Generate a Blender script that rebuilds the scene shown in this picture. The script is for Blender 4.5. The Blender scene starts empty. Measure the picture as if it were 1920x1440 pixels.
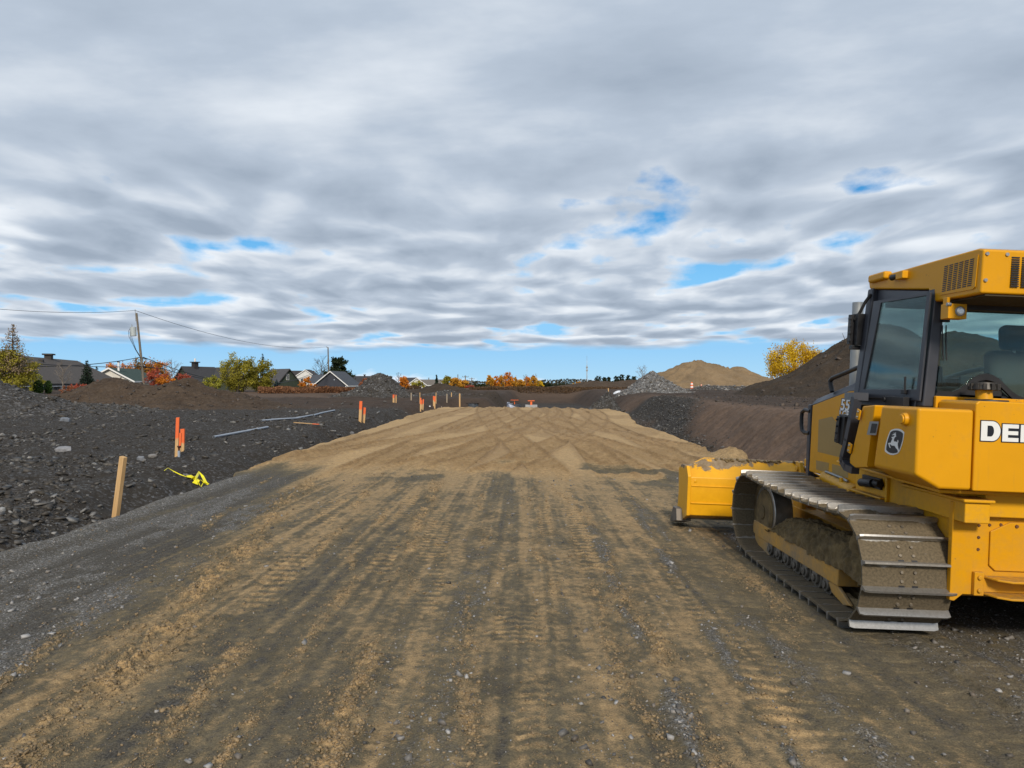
import bpy, bmesh, math, random
import numpy as np
from mathutils import Vector, Matrix, Euler
S = bpy.context.scene
C = S.collection
rnd = random.Random(11)
nrg = np.random.default_rng(5)
F, CH = 1330.0, 1.65                     # focal length in photo pixels, eye height in metres


def P(px, py, d):
    """world point seen at photo pixel (px, py) at depth d"""
    return Vector(((px - 960) / F * d, d, CH - (py - 720) / F * d))


# ---------------------------------------------------------------- noise (numpy)
def _h(ix, iy, s):
    n = (ix * 374761393 + iy * 668265263 + s * 1274126177) & 0xffffffff
    n = ((n ^ (n >> 13)) * 1274126177) & 0xffffffff
    n = ((n ^ (n >> 15)) * 2246822519) & 0xffffffff
    return ((n ^ (n >> 16)) & 0xffff) / 32767.5 - 1.0


def vn(x, y, s=0):
    x = np.asarray(x, float); y = np.asarray(y, float)
    ix = np.floor(x).astype(np.int64); iy = np.floor(y).astype(np.int64)
    fx = x - ix; fy = y - iy
    fx = fx * fx * fx * (fx * (fx * 6 - 15) + 10); fy = fy * fy * fy * (fy * (fy * 6 - 15) + 10)
    a = _h(ix, iy, s); b = _h(ix + 1, iy, s); c = _h(ix, iy + 1, s); d = _h(ix + 1, iy + 1, s)
    return (a + (b - a) * fx) * (1 - fy) + (c + (d - c) * fx) * fy


def fbm(x, y, o=4, s=0, g=.5, rot=True):
    t = 0; a = 1; n = 0
    x = np.asarray(x, float); y = np.asarray(y, float)
    for k in range(o):
        t = t + a * vn(x, y, s + k * 17); n += a; a *= g
        if rot: x, y = 1.6 * x + 1.2 * y + 3.1, -1.2 * x + 1.6 * y + 7.7
        else: x, y = 2.03 * x + 3.1, 2.03 * y + 7.7
    return t / n


def ss(a, b, x):
    t = np.clip((np.asarray(x, float) - a) / (b - a), 0, 1)
    return t * t * (3 - 2 * t)


# ---------------------------------------------------------------- materials
def new_mat(name):
    m = bpy.data.materials.new(name); m.use_nodes = True
    nt = m.node_tree
    return m, nt, nt.nodes['Principled BSDF']


def nd(nt, typ, ins=None, **props):
    n = nt.nodes.new(typ)
    for k, v in props.items(): setattr(n, k, v)
    for k, v in (ins or {}).items():
        if isinstance(v, bpy.types.NodeSocket): nt.links.new(v, n.inputs[k])
        else: n.inputs[k].default_value = v
    return n


def rgb(c): return (c[0], c[1], c[2], 1)


def mix(nt, f, a, b, typ='MIX'):
    n = nt.nodes.new('ShaderNodeMix'); n.data_type = 'RGBA'; n.blend_type = typ
    for s, v in ((n.inputs[0], f), (n.inputs[6], a), (n.inputs[7], b)):
        if isinstance(v, bpy.types.NodeSocket): nt.links.new(v, s)
        else: s.default_value = rgb(v) if isinstance(v, (tuple, list)) else v
    return n.outputs[2]


def math_(nt, op, a, b=0.0, clamp=False):
    n = nt.nodes.new('ShaderNodeMath'); n.operation = op; n.use_clamp = clamp
    for s, v in ((n.inputs[0], a), (n.inputs[1], b)):
        if isinstance(v, bpy.types.NodeSocket): nt.links.new(v, s)
        else: s.default_value = v
    return n.outputs[0]


def mapr(nt, v, a, b, c=0.0, d=1.0):
    n = nd(nt, 'ShaderNodeMapRange', {0: v, 1: a, 2: b, 3: c, 4: d}); n.clamp = True
    return n.outputs[0]


def noise(nt, vec, scale, det=4, rough=.55, dist=0.0):
    return nd(nt, 'ShaderNodeTexNoise', {'Vector': vec, 'Scale': scale, 'Detail': det, 'Roughness': rough, 'Distortion': dist}).outputs[0]


def bump(nt, h, strength, dist, b):
    n = nd(nt, 'ShaderNodeBump', {'Height': h, 'Strength': strength, 'Distance': dist})
    nt.links.new(n.outputs[0], b.inputs['Normal'])
    return n


def simple(name, col, rough=.6, metal=0.0, var=.12, scale=6.0, bmp=0.0):
    """plain surface with a little mottling"""
    m, nt, b = new_mat(name)
    tc = nd(nt, 'ShaderNodeTexCoord').outputs['Object']
    n = noise(nt, tc, scale, 5)
    lo = tuple(c * (1 - var) for c in col); hi = tuple(min(1, c * (1 + var)) for c in col)
    nt.links.new(mix(nt, mapr(nt, n, .3, .7), lo, hi), b.inputs['Base Color'])
    nt.links.new(mapr(nt, n, .3, .7, max(.02, rough - .08), min(1, rough + .08)), b.inputs['Roughness'])
    b.inputs['Metallic'].default_value = metal
    if bmp: bump(nt, noise(nt, tc, scale * 6, 4), bmp, .01, b)
    return m


# ---------------------------------------------------------------- mesh builder
class MB:
    def __init__(s, off=(0, 0, 0)):
        s.v = []; s.f = []; s.m = []; s.off = Vector(off)

    def add(s, vs, fs, mat=0):
        o = len(s.v)
        s.v += [tuple(Vector(q) + s.off) for q in vs]
        s.f += [tuple(i + o for i in q) for q in fs]; s.m += [mat] * len(fs)
        return s

    def box(s, c, sz, rot=None, mat=0):
        x, y, z = sz[0] / 2, sz[1] / 2, sz[2] / 2
        vs = [Vector((a * x, b * y, e * z)) for e in (-1, 1) for b in (-1, 1) for a in (-1, 1)]
        if rot is not None:
            R = rot if isinstance(rot, Matrix) else Euler(rot).to_matrix()
            vs = [R @ q for q in vs]
        c = Vector(c)
        return s.add([q + c for q in vs], [(0, 2, 3, 1), (4, 5, 7, 6), (0, 1, 5, 4), (2, 6, 7, 3), (0, 4, 6, 2), (1, 3, 7, 5)], mat)

    def bb(s, x0, x1, y0, y1, z0, z1, mat=0):
        return s.box(((x0 + x1) / 2, (y0 + y1) / 2, (z0 + z1) / 2), (abs(x1 - x0), abs(y1 - y0), abs(z1 - z0)), None, mat)

    def prism(s, poly, ax, a, b, mat=0):
        """poly in the two other axes (cyclic order kept: x->(y,z), y->(x,z), z->(x,y)), from a to b along ax; a, b may be lists"""
        n = len(poly)
        f = {'x': lambda t, p: (t, p[0], p[1]), 'y': lambda t, p: (p[0], t, p[1]), 'z': lambda t, p: (p[0], p[1], t)}[ax]
        A = a if isinstance(a, (list, tuple)) else [a] * n
        B = b if isinstance(b, (list, tuple)) else [b] * n
        vs = [f(A[i], poly[i]) for i in range(n)] + [f(B[i], poly[i]) for i in range(n)]
        return s.add(vs, [tuple(range(n))[::-1], tuple(range(n, 2 * n))] + [(i, (i + 1) % n, n + (i + 1) % n, n + i) for i in range(n)], mat)

    def slab(s, pts, thick, mat=0):
        """flat 3-D polygon given a thickness along its normal"""
        pts = [Vector(q) for q in pts]; n = len(pts)
        nr = Vector()
        for i in range(n): nr += (pts[i] - pts[0]).cross(pts[(i + 1) % n] - pts[0])
        nr.normalize()
        vs = pts + [q + nr * thick for q in pts]
        return s.add(vs, [tuple(range(n))[::-1], tuple(range(n, 2 * n))] + [(i, (i + 1) % n, n + (i + 1) % n, n + i) for i in range(n)], mat)

    def cyl(s, p0, p1, r0, r1=None, n=16, mat=0, caps=True):
        p0, p1 = Vector(p0), Vector(p1); r1 = r0 if r1 is None else r1
        d = (p1 - p0).normalized(); u = d.orthogonal().normalized(); w = d.cross(u)
        vs = [p + (u * math.cos(2 * math.pi * i / n) + w * math.sin(2 * math.pi * i / n)) * r for p, r in ((p0, r0), (p1, r1)) for i in range(n)]
        fs = [(i, (i + 1) % n, n + (i + 1) % n, n + i) for i in range(n)]
        if caps: fs += [tuple(range(n))[::-1], tuple(range(n, 2 * n))]
        return s.add(vs, fs, mat)

    def tube(s, pts, r, n=8, mat=0):
        pts = [Vector(q) for q in pts]; R = r if isinstance(r, (list, tuple)) else [r] * len(pts)
        vs = []; u = None
        for i, p in enumerate(pts):
            d = (pts[min(i + 1, len(pts) - 1)] - pts[max(i - 1, 0)]).normalized()
            u = d.orthogonal().normalized() if u is None else (u - d * u.dot(d)).normalized()
            w = d.cross(u)
            vs += [p + (u * math.cos(2 * math.pi * k / n) + w * math.sin(2 * math.pi * k / n)) * R[i] for k in range(n)]
        fs = [(i * n + k, i * n + (k + 1) % n, (i + 1) * n + (k + 1) % n, (i + 1) * n + k) for i in range(len(pts) - 1) for k in range(n)]
        fs += [tuple(range(n))[::-1], tuple(range((len(pts) - 1) * n, len(pts) * n))]
        return s.add(vs, fs, mat)

    def mesh(s, name, mats):
        me = bpy.data.meshes.new(name)
        me.from_pydata(s.v, [], s.f)
        for m in (mats if isinstance(mats, (list, tuple)) else [mats]): me.materials.append(m)
        me.polygons.foreach_set('material_index', s.m)
        b = bmesh.new(); b.from_mesh(me); bmesh.ops.recalc_face_normals(b, faces=b.faces); b.to_mesh(me); b.free()
        return me

    def obj(s, name, mats, parent=None, bevel=0.0, smooth=40, segs=2):
        me = s.mesh(name, mats)
        o = link(name, me, parent)
        if smooth:
            me.polygons.foreach_set('use_smooth', [True] * len(me.polygons))
            me.set_sharp_from_angle(angle=math.radians(smooth))
        if bevel:
            md = o.modifiers.new('bevel', 'BEVEL'); md.width = bevel; md.segments = segs; md.limit_method = 'ANGLE'; md.angle_limit = math.radians(35)
            md.harden_normals = True
        return o


def link(name, data, parent=None):
    o = bpy.data.objects.new(name, data); C.objects.link(o)
    if parent is not None: o.parent = parent
    return o


def tag(o, label=None, cat=None, group=None, kind=None):
    if label: o['label'] = label
    if cat: o['category'] = cat
    if group: o['group'] = group
    if kind: o['kind'] = kind
    return o


def thing(name, loc, label, cat, group=None, rot=(0, 0, 0)):
    o = link(name, None); o.location = loc; o.rotation_euler = rot; o.empty_display_size = .2
    return tag(o, label, cat, group)


def np_mesh(name, verts, faces, mats, smooth=True, mat_idx=None):
    """fast mesh from numpy arrays; faces (n,k) all with k corners"""
    verts = np.asarray(verts, np.float32); faces = np.asarray(faces, np.int32)
    me = bpy.data.meshes.new(name)
    me.vertices.add(len(verts)); me.vertices.foreach_set('co', verts.ravel())
    k = faces.shape[1]
    me.loops.add(faces.size); me.loops.foreach_set('vertex_index', faces.ravel())
    me.polygons.add(len(faces))
    me.polygons.foreach_set('loop_start', np.arange(0, faces.size, k, dtype=np.int32))
    me.polygons.foreach_set('loop_total', np.full(len(faces), k, np.int32))
    if smooth: me.polygons.foreach_set('use_smooth', np.ones(len(faces), bool))
    for m in (mats if isinstance(mats, (list, tuple)) else [mats]): me.materials.append(m)
    if mat_idx is not None: me.polygons.foreach_set('material_index', np.asarray(mat_idx, np.int32))
    me.update(calc_edges=True); me.validate()
    return me


def set_attr(me, name, arr):
    """float colour attribute (masks) per vertex"""
    a = me.attributes.new(name, 'FLOAT_COLOR', 'POINT')
    full = np.ones((len(arr), 4), np.float32); full[:, :arr.shape[1]] = arr
    a.data.foreach_set('color', full.ravel())


def grid_faces(nr, nc, closed=False):
    i = np.arange(nr - 1)[:, None]; j = np.arange(nc if closed else nc - 1)[None, :]
    j2 = (j + 1) % nc
    return np.stack([i * nc + j, i * nc + j2, (i + 1) * nc + j2, (i + 1) * nc + j], -1).reshape(-1, 4)
# ================================================================ sky, sun, camera
SUN_EL, SUN_AZ = 34.0, 176.0            # elevation; azimuth the light comes from, clockwise from +Y (behind the camera, a little to the right)
S.view_settings.view_transform = 'Standard'; S.view_settings.look = 'None'
S.view_settings.exposure = 0.52; S.view_settings.gamma = 1.0
SKY = (4, 1.5, 12.7, -3.1, 1.3, .276, .80)   # turn, stretch, offset, grain, cover, blue
W = bpy.data.worlds.new('World'); S.world = W; W.use_nodes = True
nt = W.node_tree
for n in list(nt.nodes): nt.nodes.remove(n)
dirv = nd(nt, 'ShaderNodeTexCoord').outputs['Generated']
sep = nd(nt, 'ShaderNodeSeparateXYZ', {0: dirv})
dx, dy, dz = sep.outputs
up = math_(nt, 'MAXIMUM', dz, .0)
sky = nd(nt, 'ShaderNodeTexSky', sky_type='NISHITA')
sky.sun_disc = False; sky.sun_elevation = math.radians(SUN_EL); sky.sun_rotation = math.radians(SUN_AZ)
sky.air_density = 1.0; sky.dust_density = .2; sky.ozone_density = 2.0; sky.altitude = 50
# the cloud layer lies on a plane above the site: divide by the height of the direction
den = math_(nt, 'ADD', up, .065)
u = math_(nt, 'DIVIDE', dx, den); v = math_(nt, 'DIVIDE', dy, den)
pl = nd(nt, 'ShaderNodeCombineXYZ', {0: u, 1: v, 2: 0.0}).outputs[0]
rot = nd(nt, 'ShaderNodeMapping', {'Vector': pl, 'Rotation': (0, 0, math.radians(SKY[0])), 'Scale': (SKY[1], 1.0, 1), 'Location': (SKY[2], SKY[3], 0)}).outputs[0]
warp = nd(nt, 'ShaderNodeTexNoise', {'Vector': rot, 'Scale': .8, 'Detail': 2.0})
wv = nd(nt, 'ShaderNodeVectorMath', {0: warp.outputs['Color'], 1: (.5, .5, .5)}, operation='SUBTRACT').outputs[0]
wv2 = nd(nt, 'ShaderNodeVectorMath', {0: wv, 'Scale': .8}, operation='SCALE').outputs[0]
p2 = nd(nt, 'ShaderNodeVectorMath', {0: rot, 1: wv2}, operation='ADD').outputs[0]
def at_v(d): return nd(nt, 'ShaderNodeVectorMath', {0: p2, 1: (0.0, d, 0)}, operation='ADD').outputs[0]
el = dz
big = noise(nt, rot, .30, 2, .5)
PS = SKY[4]
def puff(vec, d):
    n = noise(nt, vec, PS, d, .48)
    vo = nd(nt, 'ShaderNodeTexVoronoi', {'Vector': vec, 'Scale': PS * 1.15, 'Smoothness': .55, 'Randomness': .9}, feature='SMOOTH_F1').outputs['Distance']
    return math_(nt, 'ADD', math_(nt, 'MULTIPLY', n, .62), math_(nt, 'MULTIPLY', math_(nt, 'SUBTRACT', .92, vo), .42))
puf = puff(p2, 4)
far_ = puff(at_v(.32), 3)
# lumpy edges, the same angular size all over the sky
fin = noise(nt, nd(nt, 'ShaderNodeMapping', {'Vector': dirv, 'Scale': (1, 1, 1.9)}).outputs[0], 15.0, 6, .55)
base = math_(nt, 'ADD', puf, math_(nt, 'MULTIPLY', math_(nt, 'SUBTRACT', big, .5), .55))
thr = math_(nt, 'ADD', base, math_(nt, 'MULTIPLY', mapr(nt, el, .26, .36, 0, 1), .25))
thr = math_(nt, 'ADD', thr, math_(nt, 'MULTIPLY', math_(nt, 'SUBTRACT', fin, .5), .30))
cov = mapr(nt, thr, SKY[5], SKY[5] + .11)
# edge of the deck low down, wavy
edn = noise(nt, nd(nt, 'ShaderNodeMapping', {'Vector': dirv, 'Scale': (4, 4, 12)}).outputs[0], 1.5, 5)
edge = math_(nt, 'ADD', el, math_(nt, 'MULTIPLY', math_(nt, 'SUBTRACT', edn, .5), .05))
cov = math_(nt, 'MULTIPLY', cov, mapr(nt, edge, .046, .056))
# cumulus heads on the horizon
hz = nd(nt, 'ShaderNodeMapping', {'Vector': dirv, 'Scale': (1, 1, 2.2), 'Location': (.4, 0, 0)}).outputs[0]
hn = noise(nt, hz, 9.0, 5, .55)
head = math_(nt, 'SUBTRACT', hn, math_(nt, 'MULTIPLY', math_(nt, 'ABSOLUTE', math_(nt, 'SUBTRACT', el, .004)), 8.0))
hcov = mapr(nt, head, .45, .55)
# flanks facing the viewer are lit, the flat bases behind them grey
lit = mapr(nt, math_(nt, 'SUBTRACT', far_, puf), -.16, .16, 0, 1)
thin = mapr(nt, thr, SKY[5] + .05, SKY[5] + .30, 1, 0)
tone = math_(nt, 'ADD', math_(nt, 'MULTIPLY', lit, .52), math_(nt, 'MULTIPLY', thin, .42))
tone = math_(nt, 'ADD', math_(nt, 'ADD', tone, .09), math_(nt, 'MULTIPLY', math_(nt, 'SUBTRACT', fin, .5), .75))
sheet = noise(nt, nd(nt, 'ShaderNodeMapping', {'Vector': rot, 'Scale': (.42, 1.0, 1)}).outputs[0], 1.1, 6, .55)
tone_hi = math_(nt, 'ADD', math_(nt, 'MULTIPLY', math_(nt, 'SUBTRACT', big, .5), .9), math_(nt, 'ADD', math_(nt, 'MULTIPLY', math_(nt, 'SUBTRACT', sheet, .5), 2.1), .44))
deck2 = mapr(nt, math_(nt, 'ADD', el, math_(nt, 'MULTIPLY', math_(nt, 'SUBTRACT', big, .5), .25)), .20, .38, 0, .85)
tn = nd(nt, 'ShaderNodeMix', {0: deck2, 2: tone, 3: tone_hi}).outputs[0]
K = 10.0
cc = nd(nt, 'ShaderNodeValToRGB', {0: tn})
r = cc.color_ramp; r.elements[0].position = .10; r.elements[1].position = .98
r.elements[0].color = rgb((.240, .290, .360)); r.elements[1].color = rgb((.60, .635, .675))
e = r.elements.new(.5); e.color = rgb((.345, .400, .475))
cl = nd(nt, 'ShaderNodeVectorMath', {0: cc.outputs[0], 'Scale': K}, operation='SCALE').outputs[0]
hs = nd(nt, 'ShaderNodeHueSaturation', {'Color': sky.outputs[0], 'Saturation': 1.5, 'Value': SKY[6]}).outputs[0]
# paler towards the horizon
low_blue = mix(nt, mapr(nt, el, .0, .09), tuple(K * q for q in (.31, .505, .65)), tuple(K * q for q in (.14, .38, .67)))
hs = mix(nt, mapr(nt, el, .05, .22, 1, 0), hs, low_blue)
white = nd(nt, 'ShaderNodeVectorMath', {0: (.62, .67, .74), 'Scale': K}, operation='SCALE').outputs[0]
c1 = mix(nt, math_(nt, 'MULTIPLY', hcov, .85), hs, white)
c2 = mix(nt, cov, c1, cl)
bg = nd(nt, 'ShaderNodeBackground', {'Color': c2, 'Strength': .1})
out = nd(nt, 'ShaderNodeOutputWorld', {0: bg.outputs[0]})

sd = bpy.data.lights.new('sun', 'SUN'); sd.energy = 2.3; sd.angle = math.radians(10); sd.color = (1, .90, .76)
so = link('sun', sd); so.rotation_euler = (math.radians(90 - SUN_EL), 0, math.radians(180 - SUN_AZ + 0))
a = math.radians(SUN_AZ); e_ = math.radians(SUN_EL)
so.rotation_euler = (-Vector((math.sin(a) * math.cos(e_), math.cos(a) * math.cos(e_), math.sin(e_)))).to_track_quat('-Z', 'Y').to_euler()

cd = bpy.data.cameras.new('camera'); cam = link('camera', cd); S.camera = cam
cam.location = (0, 0, CH); cam.rotation_euler = (math.radians(90), 0, 0)
cd.sensor_width = 36; cd.lens = 36 * F / 1920; cd.clip_start = .05; cd.clip_end = 9000
# ================================================================ terrain
def xl(y): return -4.95 + .10 * vn(np.asarray(y) * .5, 0 * np.asarray(y), 3) + .06 * vn(np.asarray(y) * 1.7, 0 * np.asarray(y), 4) - .05 * ss(12, 14, y) + .5 * ss(38, 48, y)
def xr(y): return 5.05 + .12 * vn(np.asarray(y) * .45, 0 * np.asarray(y) + 5, 6) + 1.5 * ss(27, 42, y) - .5 * ss(11, 14, y) * (1 - ss(16, 20, y)) + .35 * np.exp(-((np.asarray(y) - 15.3) / 1.0) ** 2)


def gz(x, y, fine=True):
    """height of the bare ground beside the road"""
    x = np.asarray(x, float); y = np.asarray(y, float)
    far = ss(45, 95, y)
    nz = .10 * fbm(x * .12, y * .12, 3, 21) * (.4 + far)
    # left: shallow ditch at the road edge, then a bank and a flat
    u = xl(np.clip(y, -5, 55)) - x
    bank = .12 + .12 * ss(15, 26, y) + .02 * np.clip(u, 0, 30) * .5
    dit = -.16 - .16 * ss(13, 20, y)
    zl = dit + (bank - dit) * ss(.12, 1.0 + .3 * ss(14, 20, y), u + .2 * fbm(x * .9, y * .9, 2, 8))
    zl = np.where(u < 0, -.2, zl)
    zl = zl + .32 * ss(30, 60, y)
    # right: deeper ditch and a cut bank up to a flat
    v = x - xr(np.clip(y, -5, 55))
    zr = -.62 + 1.45 * ss(1.0, 3.5, v + .25 * fbm(x * .5, y * .5, 3, 9))
    zr = np.where(v < 1.0, -.36 - .26 * ss(.0, 1.0, v), zr)
    w = ss(-3, 3, x)
    z = np.where(x < 0, zl, zr)
    inside = (u < 0) & (v < 0)
    z = np.where(inside, -.38, z)
    # beyond the end of the road: excavation with a floor at -0.8
    e = ss(49.5, 52.5, y)
    lw = -2.1 + .55 * vn(y * .13, y * 0, 31) + .06 * (y - 52)
    ex = ss(lw - .2, lw + 1.7, x) * (1 - ss(7.0, 9.5, x)) * e * (1 - ss(83, 92, y))
    plate = .62 + .3 * ss(62, 95, y)
    zz = plate + nz
    z = z * (1 - e) + zz * e
    rise = ss(45, 60, y) * .55 * (x > 2)
    z = np.where(y < 49.5, z, z)
    z = z * (1 - ex) + (-.85 + .05 * fbm(x * .4, y * .4, 3, 77)) * ex
    # right flat keeps its level
    rp = .85 + .1 * ss(40, 90, y)
    k = ss(9.0, 11, x)
    z = z * (1 - k) + (rp + nz) * k
    # left houses stand a little lower
    z = z - 1.5 * ss(85, 150, y) * ss(0, -45, x) - .6 * ss(130, 260, y) * ss(-20, 20, x)
    z = np.where((y > 85), np.minimum(z, 1.1), z)
    if fine:
        out = np.clip(np.maximum(u, v), 0, 1)
        near = 1 - ss(45, 75, np.hypot(x, y))
        lump = .055 * fbm(x * 1.6, y * 1.6, 4, 41) + .03 * np.abs(fbm(x * 5, y * 5, 3, 42)) + .012 * fbm(x * 17, y * 17, 2, 43)
        z = z + out * 1.5 * lump * (.35 + .65 * near) * np.where(x < 0, 1.0, .8)
        z = z + .09 * ss(14, 60, y) * fbm(x * .35, y * .7, 3, 44) * ss(.3, 3, np.maximum(u, v))
        # wheel ruts running along the flat on the left
        r = np.sin((x * .25 + y * .97) * 2.2 + 1.5 * fbm(x * .2, y * .2, 2, 45))
        z = z - .045 * ss(.55, .95, r) * ss(1.5, 4, u) * near
        # rills down the cut bank on the right
        z = z + (.05 * fbm(x * .8 + y * .55, y * 2.4, 4, 46) + .05 * fbm(x * 2.5, y * 2.2, 4, 47)) * ss(.9, 1.6, v) * (1 - ss(3.2, 4.6, v)) * (x > 0)
    return z


def g1(x, y): return float(gz(np.array([x]), np.array([y]), True)[0])


def road_base(x, y):
    z = -.042 * np.clip(x - .2, 0, 9) * (1 - .75 * ss(12, 18, y)) + .02 * fbm(x * .35, y * .12, 2, 51)
    z = z + .09 * ss(12, 20, y) * (1 - (x / 5.2) ** 2)
    z = z + .05 * ss(12.2, 15.5, y + .9 * fbm(x * .6, y * .3, 2, 52)) + .01 * ss(24, 44, y) - .25 * ss(46.5, 50, y)
    return z


# ---------------------------------------------------------------- ground sheet: polar about the camera, fine where it looks
ang = np.radians(np.concatenate([np.linspace(-180, -48, 60, endpoint=False), np.linspace(-48, 48, 620, endpoint=False), np.linspace(48, 180, 60, endpoint=False)]))
rad = np.concatenate([np.linspace(.3, 4.5, 12, endpoint=False), np.exp(np.linspace(math.log(4.5), math.log(120), 560, endpoint=False)), np.exp(np.linspace(math.log(120), math.log(6000), 60))])
A, R = np.meshgrid(ang, rad)
X = (R * np.sin(A)); Y = (R * np.cos(A))
Z = gz(X, Y)
Z = np.where(R > 400, Z * 0 - .6, Z)


def ground_masks(X, Y, Z):
    u = xl(np.clip(Y, -5, 55)) - X; v = X - xr(np.clip(Y, -5, 55))
    d = np.hypot(X, Y)
    n1 = fbm(X * .25, Y * .25, 4, 61); n2 = fbm(X * .08, Y * .08, 3, 62)
    rock = ss(-.1, .2, np.where(X < 0, .55 - ss(34, 44, d) * .9 + .4 * n1 - .25 * ss(-26, -14, X) * ss(26, 34, Y), -1))
    # gravel band in the right ditch
    band = np.exp(-((v - 1.0 - 1.3 * ss(24, 40, Y)) / (.45 + .9 * ss(22, 36, Y))) ** 2) * ss(19, 24, Y) * (1 - ss(47, 52, Y)) * (X > 0)
    rock = np.maximum(rock, np.clip(band * 1.5 + .6 * n1 * band, 0, 1))
    rock = np.maximum(rock, .8 * ss(.15, .35, n1 + .25 * n2) * ss(10, 14, X) * (1 - ss(60, 90, Y)))
    exf = ss(-.55, -.75, Z) * ss(50, 53, Y)
    rock = np.maximum(rock, exf * .9)
    red = ss(.6, 1.3, v) * (1 - ss(3.5, 5.0, v)) * (X > 0) * (1 - ss(46, 60, Y)) * (1 - rock)
    red = np.maximum(red, .8 * ss(84, 92, Y) * (1 - ss(100, 130, Y)) * ss(-20, 0, X))
    red = np.maximum(red, .75 * ss(50, 56, Y) * (1 - ss(74, 82, Y)) * (1 - ss(-14, -11, X)) * ss(-34, -30, X) * ss(-.3, .2, n1 + .2))
    grass = ss(96, 150, d + 14 * n1)
    return rock, np.clip(red, 0, 1), grass


gm = np.stack(ground_masks(X, Y, Z), -1).reshape(-1, 3)
V = np.stack([X, Y, Z], -1).reshape(-1, 3)
FCS = grid_faces(len(rad), len(ang), True)
# centre cap
V = np.vstack([V, [[0, 0, -.1]]]); gm = np.vstack([gm, [[0, 0, 0]]])
cap = np.stack([np.full(len(ang), len(V) - 1), np.roll(np.arange(len(ang)), -1), np.arange(len(ang)), np.arange(len(ang))], -1)

m_ground, nt, b = new_mat('ground')
tc = nd(nt, 'ShaderNodeTexCoord').outputs['Object']
at = nd(nt, 'ShaderNodeAttribute', attribute_name='mask')
sp = nd(nt, 'ShaderNodeSeparateColor', {0: at.outputs['Color']}).outputs
nA = noise(nt, tc, .7, 8, .62); nB = noise(nt, tc, 9.0, 6, .65); nC = noise(nt, tc, 45.0, 4, .6)
soil = mix(nt, mapr(nt, nA, .3, .7), (.028, .0195, .0145), (.068, .046, .033))
soil = mix(nt, mapr(nt, nB, .35, .75), soil, mix(nt, .5, soil, (.092, .066, .048)))
vor = nd(nt, 'ShaderNodeTexVoronoi', {'Vector': tc, 'Scale': 26.0, 'Randomness': 1.0})
vor.feature = 'F1'
chip = nd(nt, 'ShaderNodeSeparateColor', {0: vor.outputs['Color']}).outputs[0]
chips = mapr(nt, math_(nt, 'POWER', chip, 5.0), 0, 1)
rockc = mix(nt, chips, (.034, .029, .0235), (.125, .128, .135))
rockc = mix(nt, mapr(nt, nA, .35, .75, 0, .75), rockc, (.034, .028, .022))
redc = mix(nt, mapr(nt, nB, .3, .7), (.095, .062, .043), (.185, .125, .088))
redc = mix(nt, mapr(nt, noise(nt, nd(nt, 'ShaderNodeMapping', {'Vector': tc, 'Rotation': (0, 0, .5), 'Scale': (.25, 1.6, .6)}).outputs[0], 2.2, 6, .6), .40, .66), redc, mix(nt, .5, redc, (.066, .044, .031)))
grc = mix(nt, mapr(nt, nA, .3, .7), (.070, .055, .025), (.125, .100, .045))
col = mix(nt, sp[0], soil, rockc); col = mix(nt, sp[1], col, redc); col = mix(nt, sp[2], col, grc)
nt.links.new(col, b.inputs['Base Color']); b.inputs['Roughness'].default_value = .95; b.inputs['Specular IOR Level'].default_value = .25
hh = math_(nt, 'ADD', math_(nt, 'MULTIPLY', nB, .6), math_(nt, 'ADD', math_(nt, 'MULTIPLY', nC, .25), math_(nt, 'MULTIPLY', chip, .18)))
bump(nt, hh, .9, .06, b)
me = np_mesh('ground', V, np.vstack([FCS, cap[:, [0, 1, 2, 3]]]), m_ground)
set_attr(me, 'mask', gm)
tag(link('ground', me), 'bare dark soil and slate rubble around the new road', kind='structure')

# ---------------------------------------------------------------- the road: gravel base near, sand fill beyond
ys = np.concatenate([np.linspace(-4, 2.4, 60, endpoint=False), 1 / np.linspace(1 / 2.4, 1 / 51.0, 1150)])
ts = np.linspace(0, 1, 1040)
ts = ts + .06 * np.sin(2 * np.pi * ts) / (2 * np.pi) * -1
YY = np.repeat(ys[:, None], len(ts), 1)
l_, r_ = xl(ys)[:, None] - .12, xr(ys)[:, None] + .12
XX = l_ + (r_ - l_) * ts[None, :]


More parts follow.
